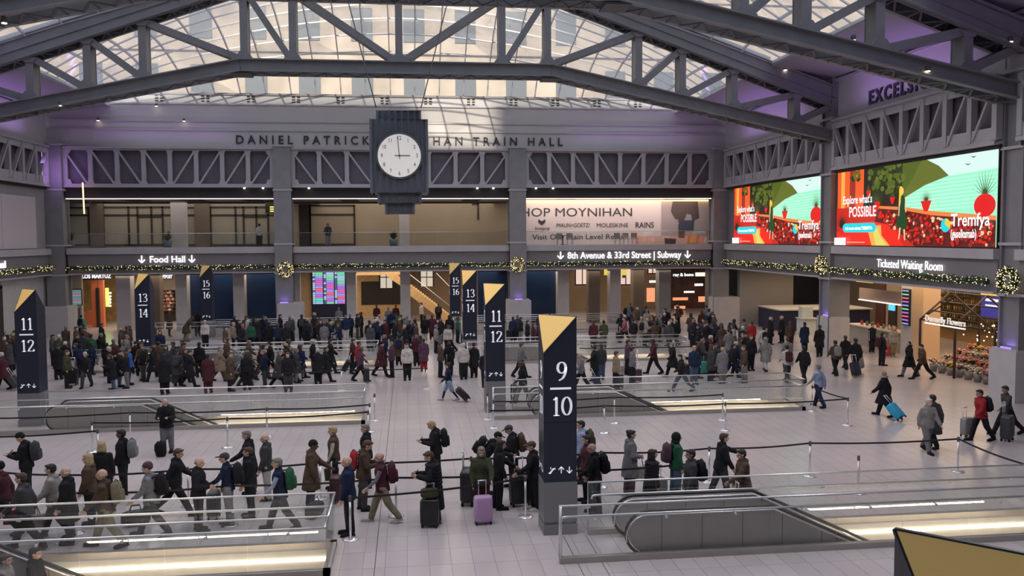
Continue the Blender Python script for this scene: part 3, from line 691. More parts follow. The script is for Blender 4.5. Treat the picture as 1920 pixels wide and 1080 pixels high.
# ================================================================ LED ADVERTISING SCREENS
def screen(y0, y1, label):
    t = thing('advertising_screen', label, 'screen', (XR, (y0+y1)/2, 6.22), 'led screens on the right wall')
    z0, z1 = 6.26, 10.38; W = y0-y1; Hh = z1-z0; X = XR+.1
    mb = MB(); mb.box(X, y1-.05, z0-.06, X+.15, y0+.05, z1+.06); mb.build('cabinet', FRAMEB, t)
    cols = [(.55, .95, .75), (.80, .93, .90), (.32, .36, .10), (.95, .30, .10), (.75, .10, .04), (.10, .06, .05), (.10, .14, .03), (.92, .10, .04), (1, .62, .25), (.30, .05, .04), (.90, .45, .20), (.85, .03, .03),
            (.02, .20, .07), (.95, .72, .55), (.05, .80, .85), (1, 1, 1), (.95, .75, .15), (.55, .12, .08), (.25, .32, .06), (.85, .80, .35), (.72, .95, .86)]
    ms = [emit('screen_%d' % i, tuple(q**1.9 for q in c), 1.1) for i, c in enumerate(cols)]
    mb = MB(); lay = [0]
    def poly(pts, m):
        lay[0] += 1; x = X-.002-lay[0]*.00035
        n = len(pts); mb.add([(x, y0-u*W, z0+v*Hh) for u, v in pts], [tuple(range(n))], m)
    def ell(u, v, ru, rv, m, n=14): poly([(u+ru*math.cos(2*math.pi*k/n), v+rv*math.sin(2*math.pi*k/n)) for k in range(n)], m)
    rr = random.Random(3)
    poly([(0, 0), (1, 0), (1, 1), (0, 1)], 0); poly([(.4, .74), (1, .80), (1, 1), (.4, 1)], 1)
    for k in range(9): v = .40+.04*k; poly([(.5, v), (1, v+.03), (1, v+.038), (.5, v+.014)], 20)
    poly([(.34, 1), (.62, 1), (.70, .90), (.755, .78), (.62, .70), (.5, .58), (.34, .55)], 2); poly([(.45, 1), (.60, 1), (.56, .85), (.50, .66), (.45, .6)], 18)
    poly([(0, .2), (.22, .3), (.22, 1), (0, 1)], 3); poly([(.03, .3), (.06, .3), (.06, 1), (.03, 1)], 8); poly([(.10, .3), (.145, .3), (.145, 1), (.10, 1)], 17); poly([(.21, .45), (.48, .45), (.48, 1), (.21, 1)], 6)
    poly([(.21, .45), (.27, .45), (.27, 1), (.21, 1)], 5); poly([(.35, .5), (.44, .5), (.43, .78), (.36, .80)], 5)
    for k in range(70): ell(rr.uniform(.25, .49), rr.uniform(.66, .99), .014, .035, (2, 18, 6, 2, 18)[k % 5], 7)
    for k in range(18): ell(rr.uniform(.11, .19), rr.uniform(.85, .99), .010, .03, (2, 18, 6)[k % 3], 6)
    poly([(0, 0), (.60, 0), (.52, .3), (.42, .45), (.3, .5), (0, .5)], 4); poly([(0, 0), (.5, 0), (.44, .2), (.36, .32), (.2, .30), (0, .17)], 7); poly([(.28, 0), (.41, 0), (.35, .13), (.345, .26), (.30, .25), (.25, .19)], 8); poly([(.31, 0), (.39, 0), (.34, .12), (.32, .22), (.29, .18)], 19)
    poly([(.30, .30), (.32, .50), (.5, .46), (.65, .40), (1, .31), (1, 0), (.57, 0), (.50, .12), (.40, .26)], 9)
    poly([(.31, .47), (.32, .50), (.5, .465), (.67, .40), (1, .32), (1, .275), (.66, .355), (.5, .425)], 10)
    for k in range(260):
        u = rr.uniform(.34, .995); top = .44-.20*(u-.34)/.66 if u > .5 else .42; bot = .02 if u > .57 else max(.02, .32-(u-.36)*1.4)
        if top > bot: ell(u, rr.uniform(bot, top), rr.uniform(.005, .013), rr.uniform(.012, .028), rr.choice((17, 11, 4, 9, 17, 4, 13)), 6)
    def pot(u, v, r, rv, big):
        for k in range(11):
            a = R(20+14*k); l = rv*2.4; poly([(u-.003, v+rv*.8), (u+.003, v+rv*.8), (u+math.cos(a)*r*1.5, v+rv*.8+math.sin(a)*l)], (18, 6)[k % 2])
        if big: ell(u, v, r, rv, 11, 18)
        else: poly([(u-r, v+rv), (u+r, v+rv), (u+r*.6, v-rv*.3), (u+r*.35, v-rv), (u-r*.35, v-rv), (u-r*.6, v-rv*.3)], 11)
    pot(.645, .46, .032, .06, False); pot(.955, .43, .052, .12, True); pot(.33, .50, .022, .05, False); pot(.435, .55, .018, .04, False); pot(.265, .66, .016, .04, False); pot(.06, .20, .022, .06, False)
    for k in range(15): a = R(10+11*k); poly([(.058, .22), (.068, .22), (.062+math.cos(a)*.055, .24+math.sin(a)*.2)], 5)
    # walking figure in a green dress
    poly([(.475, .46), (.488, .58), (.495, .60), (.512, .60), (.520, .56), (.518, .44), (.540, .26), (.525, .20), (.500, .17), (.465, .24)], 12); poly([(.486, .22), (.496, .22), (.487, .08), (.480, .08)], 13); poly([(.512, .2), (.522, .2), (.526, .07), (.519, .07)], 13)
    ell(.497, .655, .013, .045, 13); ell(.492, .655, .012, .06, 16); poly([(.482, .68), (.497, .71), (.490, .50), (.479, .44)], 16); poly([(.482, .56), (.489, .56), (.484, .36), (.478, .36)], 13); poly([(.519, .56), (.525, .55), (.530, .40), (.523, .40)], 13)
    # button, white box, logo, birds, footnote line
    uu = [(.066, .175), (.325, .20), (.325, .305), (.066, .265)]; 
    def rnd(u0, v0, u1, v1, m, r=.018): poly([(u0+r, v0), (u1-r, v0), (u1-r*.3, v0+r*1.3), (u1, v0+r*3), (u1, v1-r*3), (u1-r*.3, v1-r*1.3), (u1-r, v1), (u0+r, v1), (u0+r*.3, v1-r*1.3), (u0, v1-r*3), (u0, v0+r*3), (u0+r*.3, v0+r*1.3)], m)
    rnd(.068, .17, .327, .29, 14); poly([(0, 0), (.095, 0), (.095, .10), (0, .10)], 15); poly([(.107, .035), (.247, .035), (.247, .045), (.107, .045)], 13)
    ell(.762, .235, .026, .075, 14, 20); poly([(.762+.026*math.cos(R(a)), .235+.075*math.sin(R(a))) for a in range(-30, 100, 13)]+[(.757, .25)], 16)
    for u, v in ((.873, .86), (.90, .93)): poly([(u-.02, v+.025), (u, v), (u+.015, v+.02), (u, v+.012)], 5)
    mb.build('picture', ms, t)
    xt = X-.002-.4
    xt = X-.17
    def tx(s, u, v, h, wdt, m=ms[15]):
        o = text('caption', s, m, (xt, y0-u*W, z0+v*Hh), h, -90, t, 0, bold=.012, fit=wdt*W)
    tx("Explore what's", .068, .55, .62, .225); tx('POSSIBLE', .118, .375, .78, .205); tx('Ask more about TREMFYA', .088, .205, .24, .215); tx('Tremfya', .79, .225, .78, .195); tx('(guselkumab)', .79, .10, .52, .13)
    return t
screen(46.75, 33.3, 'large red and green holiday advertisement screen above the waiting room beam, nearer one')
screen(62.4, 48.45, 'large red and green holiday advertisement screen in the far corner, farther one')
# ================================================================ GARLANDS AND WREATHS
BULB = emit('warm_bulb', (1, .70, .28), 2.6); BULBW = emit('pale_bulb', (1, .88, .62), 2.6)
OCT = ([(1,0,0),(-1,0,0),(0,1,0),(0,-1,0),(0,0,1),(0,0,-1)], [(0,2,4),(2,1,4),(1,3,4),(3,0,4),(2,0,5),(1,2,5),(3,1,5),(0,3,5)])
def tufts(lf, bl, c, r, n, nb, rr):
    for k in range(n):
        a = rr.uniform(0, 6.283); q = r*math.sqrt(rr.random()); d = Vector((rr.uniform(-1, 1), rr.uniform(-1, 1), rr.uniform(-1, 1))).normalized()
        p = Vector(c)+Vector((rr.uniform(-r, r), rr.uniform(-r, r), rr.uniform(-r, r)))*.8; e = d.cross(Vector((0, 0, 1))).normalized()*.03
        lf.add([p-e, p+e, p+d*.16], [(0, 1, 2)])
    for k in range(nb):
        d = Vector((rr.uniform(-1, 1), rr.uniform(-1, 1), rr.uniform(-1, 1))).normalized(); p = Vector(c)+d*r*rr.uniform(.8, 1.15); s = rr.uniform(.016, .030)
        bl.add([p+Vector(o)*s for o in OCT[0]], OCT[1], k % 2)
def garland(p0, p1, label):
    p0 = Vector(p0); p1 = Vector(p1); L = (p1-p0).length; rr = random.Random(int(L*100)); t = thing('garland', label, 'garland', tuple(p0), 'lit evergreen garlands along the beams')
    lf, bl = MB(), MB(); n = int(L/.14); lf.tube([p0+(p1-p0)*k/24+Vector((0, 0, .03*math.sin(k*1.7))) for k in range(25)], .11, 7)
    for k in range(n):
        c = p0+(p1-p0)*(k+.5)/n+Vector((0, 0, .035*math.sin(k*.5))); tufts(lf, bl, c, .16, 14, 3, rr)
    lf.build('foliage', LEAF, t)['kind'] = 'stuff'; bl.build('bulbs', [BULB, BULBW], t)['kind'] = 'stuff'
for i, nm in enumerate(('under the food hall sign', 'over the departures board', 'under the subway sign')): garland((COLS_B[i]+.65, YB-.22, 4.8), (COLS_B[i+1]-.65, YB-.22, 4.8), 'evergreen garland with warm lights along the beam '+nm)
garland((XR-.25, 63.8, 4.85), (XR-.25, 48.5, 4.85), 'evergreen garland with warm lights in the far corner of the right wall')
garland((XR-.25, 46.9, 4.85), (XR-.25, 33.3, 4.85), 'evergreen garland with warm lights under the waiting room sign')
garland((XL+.25, 48.5, 4.85), (XL+.25, 63.8, 4.85), 'evergreen garland with warm lights on the left wall beam')
def wreath(c, ax, label):
    rr = random.Random(int(c[0]*7+99)); t = thing('wreath', label, 'wreath', c, 'lit wreaths on the columns'); lf, bl = MB(), MB()
    for k in range(44):
        a = 2*math.pi*k/44; d = Vector((math.cos(a), 0, math.sin(a))) if ax == 'y' else Vector((0, math.cos(a), math.sin(a))); tufts(lf, bl, Vector(c)+d*.40, .17, 24, 5, rr)
    lf.build('foliage', LEAF, t)['kind'] = 'stuff'; bl.build('bulbs', [BULB, BULBW], t)['kind'] = 'stuff'
for u, v, lb in ((535, 506, 'round lit wreath on the column between food hall and departures board'), (970, 496, 'round lit wreath on the column left of the subway sign')):
    x, z = AY(u, v, YB-.75); wreath((x, YB-.75, z), 'y', lb)
for u, v, lb in ((1539, 497, 'round lit wreath on the column between the two screens'), (1889, 526, 'large round lit wreath on the nearest right column')):
    y, z = AX(u, v, XR-.35); wreath((XR-.35, y, z), 'x', lb)
# ================================================================ ROOMS BEHIND THE WALLS
def pbox(mb, u0, u1, v0, v1, Y, d=.1, m=0, foot=None):
    x0, zt = AY(u0, v0, Y); x1, _ = AY(u1, v0, Y); zb = AY((u0+u1)/2, v1, Y)[1] if v1 is not None else foot
    mb.box(x0, Y, zb, x1, Y+d, zt, m); return mb
ROOM = []
def wallpiece(name, u0, u1, v0, v1, Y, m, d=.3, foot=0., kids=()):
    mb = MB(); pbox(mb, u0, u1, v0, v1, Y, d, 0, foot); o = struct(name, mb, m)
    for nm, mm, bx in kids:
        k = MB()
        for (a, b, c, e) in bx: pbox(k, a, b, c, e, Y-.07, .06, 0, foot)
        k.build(nm, mm, o)
    return o
YS = 71.5; YP = 66.3; YM = 71.0
# mezzanine: back walls and glazing
def frames(u0, u1, v0, v1, cuts, bars=()):
    L = [(u0, u1, v0, v0+3), (u0, u1, v1-3, v1)]+[(c-1.6, c+1.6, v0, v1) for c in cuts]+list(bars); return L
wallpiece('wall_mezzanine', 90, 520, 382, 466, YM, TAUPE, kids=[('window_frame', FRAMEB, frames(128, 167, 388, 461, (128, 165), ((128, 166, 402, 405),))+frames(192, 322, 387, 461, (193, 240, 257, 283, 304, 321), ((193, 321, 402, 405), (257, 304, 406, 408)))+frames(346, 368, 388, 461, (347, 366), ((346, 367, 402, 405),))+frames(392, 516, 387, 461, (394, 441, 456, 480, 502, 515), ((394, 515, 402, 405), (456, 502, 406, 408))))])
wallpiece('wall_mezzanine', 545, 960, 382, 466, YM, mat('warm_taupe', (.34, .275, .205), .7, noise=.05, scale=.4), kids=[('window_frame', FRAMEB, [(560, 582, 383, 466)]+frames(580, 665, 384, 460, (581, 664), ((581, 664, 401, 404),))+[(895, 898, 381, 412), (885, 898, 381, 384)])])
for i, (u0, u1, Y, m, lb) in enumerate(((319, 346, 68.6, STEEL_L, ''), (167, 192, YM-.3, BROWN, ''), (364, 392, YM-.3, BROWN, ''), (748, 767, 68.6, WHITEST, ''))):
    mb = MB(); pbox(mb, u0, u1, 376, 464, Y, .8); struct('column_mezzanine', mb, m)
# glass parapets of the mezzanine
for i, nm in enumerate(('above the food hall sign', 'above the departures board', 'in front of the retail billboard')):
    x0, x1 = COLS_B[i]+.7, COLS_B[i+1]-.7; t = thing('mezzanine_balustrade', 'glass parapet with thin steel top rail '+nm, 'balustrade', ((x0+x1)/2, YB+.3, ZS), 'glass parapets of the mezzanine'); n = 9
    for k in range(n):
        m_ = MB(); m_.box(x0+(x1-x0)*k/n+.02, YB+.3, ZS, x0+(x1-x0)*(k+1)/n-.02, YB+.32, ZS+1.02); m_.build('glass_pane', RAILG, t)
    m_ = MB(); m_.tube([(x0, YB+.31, ZS+1.03), (x1, YB+.31, ZS+1.03)], .022, 6); m_.build('top_rail', CHROME, t)
# retail billboard
YBB = 67.6; x0, zt = AY(978, 373, YBB); x1, zb = AY(1352, 462, YBB)
t = thing('retail_billboard', 'long white retail billboard listing shop names behind the parapet', 'billboard', ((x0+x1)/2, YBB, ZS))
mb = MB(); mb.box(x0, YBB, ZS, x1, YBB+.1, 9.7); mb.build('board', mat('billboard_white', (.66, .60, .62), .6), t)
mb = MB(); pbox(mb, 1240, 1350, 374, 462, YBB-.02, .015); mb.build('poster', mat('poster_grey', (.36, .31, .33), .6), t)
mb = MB(); pbox(mb, 1190, 1330, 443, 462, YBB-.04, .015); mb.build('poster_floor', mat('poster_pink', (.62, .40, .36), .6), t)
def upoly(mb, pts, Y, m=0): mb.add([(AY(u, v, Y)[0], Y, AY(u, v, Y)[1]) for u, v in pts], [tuple(range(len(pts)))], m)
mb = MB(); upoly(mb, [(1262, 376), (1308, 376), (1311, 408), (1298, 414), (1296, 402), (1288, 400), (1282, 415), (1266, 410), (1258, 396)], YBB-.06); upoly(mb, [(1272, 413), (1302, 413), (1300, 432), (1272, 432)], YBB-.062, 1); upoly(mb, [(1272, 433), (1284, 433), (1283, 446), (1273, 446)], YBB-.062, 0)
upoly(mb, [(1246, 446), (1268, 448), (1266, 460), (1247, 460)], YBB-.064, 2); upoly(mb, [(1290, 440), (1312, 440), (1308, 459), (1288, 459)], YBB-.064, 3)
mb.build('poster_figure', [mat('print_dark', (.08, .06, .06), .7), mat('print_navy', (.05, .06, .10), .7), mat('print_black', (.04, .04, .045), .7), mat('print_orange', (.60, .25, .12), .7)], t)
def bbt(s, u0, u1, v0, v1, m=INK, bold=0.):
    xa, z0 = AY(u0, v1, YBB-.03); xb, z1 = AY(u1, v0, YBB-.03); text('print', s, m, (xa, YBB-.035, z0), (z1-z0)*1.38, 0, t, .002, fit=xb-xa, bold=bold)
bbt('SHOP MOYNIHAN', 962, 1184, 389, 406); bbt('/MALIN+GOETZ/', 1042, 1106, 418, 426); bbt('MOLESKINE', 1118, 1177, 418, 426); bbt('RAINS', 1191, 1225, 416, 427, bold=.005); bbt('lovepop', 1003, 1030, 424, 431)
bbt('Visit Our Main Level Retail', 998, 1170, 438, 449); bbt('bone /', 1271, 1296, 416, 421, WHITE)
mb = MB(); upoly(mb, [(1016, 423), (1009, 416), (1010, 411), (1016, 415), (1022, 411), (1023, 416)], YBB-.04); mb.build('heart_logo', INK, t)
mb = MB(); mb.box(x0, YBB-.3, 9.62, x1, YBB, 9.72); struct('trim_cove', mb, emit('amber_cove', (1, .62, .25), 3))
# mezzanine sign and pendant
t = thing('hanging_sign', 'small black sign with yellow text at the end of the mezzanine', 'sign', AY(507, 400, 68)[:1]+(68, AY(507, 400, 68)[1])); mb = MB(); pbox(mb, 497, 517, 376, 400, 68, .08); mb.build('panel', FRAMEB, t)
mb = MB(); 
for v in (387, 391, 395): pbox(mb, 506, 516, v, v+2.2, 67.95, .02)
mb.build('text_lines', emit('sign_yellow', (1, .8, .2), 1.2), t)
x, z = AY(155, 345, 63.6); x2, z2 = AY(158, 401, 63.6); t = thing('pendant_lamp', 'slim glowing vertical lamp hanging at the far left', 'lamp', (x, 63.6, z)); mb = MB(); mb.tube([(x, 63.6, z+.1), (x2, 63.6, z2)], .05, 8); mb.build('glowing_tube', emit('orange_tube', (1, .55, .25), 3), t); mb = MB(); mb.tube([(x, 63.6, z+.1), (x, 63.6, ZT0+.1)], .015, 6); mb.build('cord', FRAMEB, t)
# plants and furniture on the mezzanine
def plant(u, v, Y, hh, label, zf=ZS):
    x = AY(u, v, Y)[0]; t = thing('potted_plant', label, 'plant', (x, Y, zf), 'potted plants on the mezzanine'); mb = MB(); mb.lathe((x, Y, zf), [(.28, 0), (.36, .5), (.33, .52), (.30, .46)], 12); mb.build('pot', mat('slate_pot', (.12, .16, .17), .5), t)
    lf = MB(); rr = random.Random(int(u))
    for k in range(70):
        a = rr.uniform(0, 6.28); el = rr.uniform(.4, 1.4); l = hh*rr.uniform(.5, 1); b = Vector((x, Y, zf+.45)); tip = b+Vector((math.cos(a)*math.cos(el), math.sin(a)*math.cos(el), math.sin(el)))*l; s = Vector((-math.sin(a), math.cos(a), 0))*.05; mid = b.lerp(tip, .55)+Vector((0, 0, .1)); lf.add([b, mid-s, tip, mid+s], [(0, 1, 2, 3)])
    lf.build('foliage', LEAF, t)['kind'] = 'stuff'
plant(131, 460, 66.6, .95, 'bushy potted plant at the far left of the mezzanine'); plant(314, 460, 66.6, .9, 'potted plant beside the left grey mezzanine pier'); plant(738, 458, 66, .8, 'small potted plant below the hanging clock')
def seat_set(u0, u1, label, n):
    x0, x1 = AY(u0, 450, 66)[0], AY(u1, 450, 66)[0]; 
    for k in range(n):
        x = x0+(x1-x0)*(k+.5)/n; t = thing('mezzanine_chair', label[k], 'chair', (x, 66, ZS), 'chairs and table before the billboard'); mb = MB(); mb.box(x-.24, 65.8, ZS+.42, x+.24, 66.25, ZS+.47); mb.build('seat', mat('grey_seat', (.2, .2, .21), .6), t); mb = MB(); mb.box(x-.24, 66.2, ZS+.5, x+.24, 66.25, ZS+.9); mb.build('backrest', MATS['grey_seat'], t)
        for a in (-.2, .2):
            for b in (-.18, .2): mb = MB(); mb.tube([(x+a, 66+b, ZS), (x+a*.9, 66+b*.9, ZS+.44)], .015, 5); mb.build('leg', FRAMEB, t)
seat_set(1040, 1078, ['grey chair left of the small mezzanine table', 'grey chair right of the small mezzanine table'], 2); seat_set(1150, 1198, ['pale chair, leftmost of three before the billboard', 'pale chair, middle of three before the billboard', 'pale chair, rightmost of three before the billboard'], 3)
x = AY(1058, 450, 66)[0]; t = thing('round_table', 'small dark table between two chairs on the mezzanine', 'table', (x, 66.6, ZS)); mb = MB(); mb.lathe((x, 66.6, ZS), [(.45, .70), (.45, .74)], 16); mb.build('tabletop', FRAMEB, t); mb = MB(); mb.tube([(x, 66.6, ZS), (x, 66.6, ZS+.7)], .04, 8); mb.lathe((x, 66.6, ZS), [(.25, 0), (.22, .03)], 12); mb.build('pedestal', FRAMEB, t)
# ---- ground storey behind the end wall
NV = NAVYG
# orange shop far left
wallpiece('wall_concourse', 97, 152, 512, None, 69.5, TAUPE); wallpiece('wall_concourse', 152, 222, 512, None, 76, mat('amber_shop_wall', (.45, .26, .10), .6, noise=.3, scale=2))
wallpiece('column_concourse', 170, 180, 512, None, 70.5, mat('coral_panel', (.80, .22, .10), .5), .4); wallpiece('column_concourse', 184, 192, 512, None, 70.5, MATS['coral_panel'], .4)
wallpiece('column_concourse', 179, 184, 540, None, 70.2, FRAMEB, .3)
wallpiece('trim_counter', 158, 176, 584, None, 72.5, MATS['coral_panel'], 1.5)
wallpiece('column_concourse', 216, 243, 510, None, 66.6, STEEL_L, 1.0); wallpiece('wall_concourse', 240, 330, 508, None, 78, mat('shop_cream', (.80, .68, .55), .7))
wallpiece('column_concourse', 281, 298, 510, None, 67.5, BROWN, 1.0); wallpiece('column_concourse', 328, 349, 508, None, 66.4, WHITEST, 1.0)
wallpiece('wall_blue', 348, 437, 508, None, 68.0, NV); wallpiece('column_concourse', 436, 457, 508, None, 66.4, WHITEST, 1.0); wallpiece('wall_blue', 456, 520, 508, None, 68.0, NV)
# white neon shop sign, neon figures, shelves
def lit(name, label, cat, u0, u1, v0, v1, Y, m, d=.05): x, z = AY((u0+u1)/2, v1, Y); t = thing(name, label, cat, (x, Y, z)); mb = MB(); pbox(mb, u0, u1, v0, v1, Y, d); mb.build('panel', m, t); return t
GREY_SIGN = FRAMEB
t = lit('shop_sign', 'white lit market sign above the orange shop', 'sign', 153, 209, 514, 525, 70, FRAMEB); x0, z0 = AY(154, 523, 69.95); x1, _ = AY(208, 523, 69.95); text('lettering', 'LOS MARTUZ', SIGNW, (x0, 69.93, z0+.05), .42, 0, t, .01, fit=x1-x0, bold=.01)
t = lit('shop_sign', 'white lit sign above the shelves right of the pylon', 'sign', 297, 324, 514, 524, 72, FRAMEB); x0, z0 = AY(298, 522, 71.9); x1, _ = AY(323, 522, 71.9); text('lettering', 'OUTPOST', SIGNW, (x0, 71.9, z0), .38, 0, t, .01, fit=x1-x0, bold=.01)
t = thing('neon_figure', 'bright green neon strip inside the orange shop', 'lamp', AY(198, 575, 73)[:1]+(73, 1)); mb = MB(); pbox(mb, 197, 203, 540, 575, 73, .1); pbox(mb, 201, 206, 556, 570, 73, .1); mb.build('tube', emit('green_neon', (.45, 1, .1), 2.2), t)
mb = MB(); 
for k in range(5): pbox(mb, 204+(k % 2), 208, 548+k*6, 551+k*6, 72.9, .1)
mb.build('pink_tube', emit('pink_neon', (1, .75, .7), 2.5), t)
def shelf(u0, u1, v0, v1, Y, label, n, cols):
    x0, zt = AY(u0, v0, Y); x1, zb = AY(u1, v1, Y); t = thing('shop_shelf', label, 'shelf', ((x0+x1)/2, Y, 0), 'stocked shop shelves'); mb = MB(); mb.box(x0, Y+.4, 0, x1, Y+.45, zt); mb.build('back_panel', FRAMEB, t)
    for k in range(n+1): z = max(0, zb)+(zt-max(0, zb))*k/n; m_ = MB(); m_.box(x0, Y, z, x1, Y+.4, z+.03); m_.build('shelf_board', BROWN, t)
    g = MB(); rr = random.Random(int(u0)); mm = [mat('goods_%d' % i, c, .6) for i, c in enumerate(cols)]
    for k in range(n):
        z = max(0, zb)+(zt-max(0, zb))*k/n+.03; x = x0+.05
        while x < x1-.15: wd = rr.uniform(.08, .2); g.box(x, Y+.05, z, x+wd*.85, Y+.3, z+rr.uniform(.4, .85)*(zt-max(0, zb))/n, rr.randrange(len(cols))); x += wd
    g.build('goods', mm, t)['kind'] = 'stuff'
GC = [(.5, .05, .04), (.6, .35, .3), (.12, .07, .05), (.7, .6, .5), (.35, .1, .08)]
shelf(243, 262, 545, 610, 74, 'stocked shelf left of the thirteen over fourteen pylon', 5, GC); shelf(298, 327, 545, 583, 74, 'stocked shelf between the brown and white piers', 6, GC)
# two monitors and two posters at the far left
for k, (u0, u1, lb) in enumerate(((112, 132, 'left one of two wall monitors above the posters'), (134, 153, 'right one of two wall monitors above the posters'))):
    x0, zt = AY(u0, 545+k*-2, 67); x1, zb = AY(u1, 573-k*2, 67); t = thing('wall_monitor', lb, 'monitor', ((x0+x1)/2, 67, zb), 'monitors at the far left'); mb = MB(); mb.box(x0-.05, 67, zb-.05, x1+.05, 67.1, zt+.05); mb.build('casing', FRAMEB, t)
    mb = MB(); n = 9
    for q in range(n): mb.box(x0, 66.97, zb+(zt-zb)*q/n, x1, 66.99, zb+(zt-zb)*(q+.8)/n, q % 4)
    mb.build('screen', [emit('mon_%d_%d' % (k, i), c, .5) for i, c in enumerate([(.25, .4, .6), (.5, .55, .65), (.15, .25, .45), (.6, .45, .6)] if k == 0 else [(.2, .5, .4), (.5, .55, .65), (.7, .3, .5), (.4, .45, .6)])], t)
for k, (u0, u1, lb) in enumerate(((118, 130, 'left framed poster below the far left monitors'), (139, 152, 'right framed poster below the far left monitors'))):
    x0 = AY(u0, 580, 67.2)[0]; x1 = AY(u1, 580, 67.2)[0]; t = thing('framed_poster', lb, 'poster', ((x0+x1)/2, 67.2, 0), 'posters at the far left'); mb = MB(); mb.box(x0-.08, 67.2, .5, x1+.08, 67.3, 1.9); mb.build('frame', PIERM, t); mb = MB(); mb.box(x0+.05, 67.17, .62, x1-.05, 67.2, 1.78); mb.build('print', mat('poster_print', (.2, .15, .13), .6, noise=.6, scale=3), t)
# bay 2: departures board, stairs
wallpiece('wall_oak', 561, 583, 510, None, 68.5, WOOD); wallpiece('column_concourse', 549, 562, 510, None, 67, WHITEST, .6)
x0, zt = AY(583, 511, 68.3); x1, _ = AY(650, 511, 68.3); t = thing('departures_board', 'tall departures board with coloured rows of trains', 'board', ((x0+x1)/2, 68.3, 0)); mb = MB(); mb.box(x0, 68.3, 0, x1, 68.6, 4.4); mb.build('cabinet', mat('board_navy', (.02, .02, .05), .4), t)
bc = [(.35, .85, .55), (.45, .55, .95), (.70, .30, .90), (.95, .30, .45), (.25, .80, .75), (.55, .75, .9), (.2, .25, .4)]; bm = [emit('board_%d' % i, tuple(q**1.5 for q in c), .95) for i, c in enumerate(bc)]; zb0 = AY(600, 570, 68.2)[1]; rr = random.Random(5)
for c in range(3):
    xa = x0+.12+(x1-x0-.2)*c/3; xb = x0+.12+(x1-x0-.2)*(c+1)/3-.08; mb = MB(); n = 17
    for q in range(n):
        za = zb0+(4.35-zb0)*q/n; zc_ = za+(4.35-zb0)/n*.82; cc = [5, 4, 0, 2, 2, 1, 3, 3, 1, 2, 3, 2, 2, 1, 0, 0, 5][(q+c*2) % 17]
        mb.box(xa, 68.26, za, xa+.22*(xb-xa), 68.29, zc_, 5 if rr.random() > .4 else 6); mb.box(xa+.26*(xb-xa), 68.26, za, xb, 68.29, zc_, cc)
    mb.build('screen_column', bm, t)
wallpiece('column_concourse', 649, 667, 508, None, 66.4, WHITEST, 1.0); wallpiece('column_concourse', 750, 769, 508, None, 66.4, WHITEST, 1.0)
wallpiece('wall_oak', 667, 750, 505, None, 74.0, WOOD, kids=[('dark_void', FRAMEB, [(677, 752, 528, 571)])])  # dark sheet painted in for the shaded void of the stair area
for u0, u1, v0, v1 in ((712, 736, 505, 540), (788, 812, 505, 537)):
    mb = MB(); pbox(mb, u0, u1, v0, v1, 73.9, .05); o = struct('window_stair', mb, emit('dusk_window', (.85, .72, .58), .75)); mb = MB(); pbox(mb, (u0+u1)/2-.7, (u0+u1)/2+.7, v0, v1, 73.8, .06); pbox(mb, u0, u1, v0+14, v0+15.5, 73.8, .06); pbox(mb, u1-1, u1+2, v0, v1, 73.8, .06); pbox(mb, u0-2, u0+1, v0, v1, 73.8, .06); mb.build('window_bars', FRAMEB, o)
wallpiece('wall_stair', 769, 900, 505, None, 76.5, mat('stair_wall', (.27, .20, .14), .6))
t = thing('staircase', 'oak staircase rising to the left behind the white pier', 'stairs', (AY(810, 590, 70)[0], 70, 0)); Yst = 70.0; n = 18; xa, za = AY(769, 537, Yst); xb = AY(846, 588, Yst)[0]; zb_ = .25
for k in range(n):
    f0 = k/n; m_ = MB(); x = xa+(xb-xa)*f0; z = za+(zb_-za)*f0; m_.box(x, Yst, z-.16, x+(xb-xa)/n*1.15, Yst+2.4, z+.02); m_.build('stair_step', WOOD, t)
mb = MB(); mb.prism([(xa, za-.75), (xa, za-.05), (xb, zb_-.05), (xb, 0), (xb-.6, 0)], 'y', Yst-.08, Yst); mb.build('stringer', WOOD, t)
mb = MB(); mb.tube([(xa, Yst, za+.95), (xb, Yst, zb_+.95)], .03, 6); mb.tube([(xa+2.2, Yst+2.4, za+.95), (xb+1.6, Yst+2.4, zb_+.8)], .03, 6); mb.build('handrail', CHROME, t)
mb = MB(); mb.box(AY(660, 505, 70)[0], 70, AY(700, 516, 70)[1], xa, 72.4, AY(700, 512, 70)[1]+.35); mb.build('landing', WOOD, t)
mb = MB(); a = AY(745, 520, 70); mb.prism([(a[0]-.9, a[1]+.3), (a[0]-.6, a[1]-.1), (xa, za-.45), (xa, za+.0), (a[0]-.2, a[1]+.4)], 'y', 69.9, 70); mb.build('upper_stringer', WOOD, t)
mb = MB(); pbox(mb, 667, 960, 598, 603, 69.2, .1); 
wallpiece('wall_blue', 896, 950, 508, None, 68.0, NV)
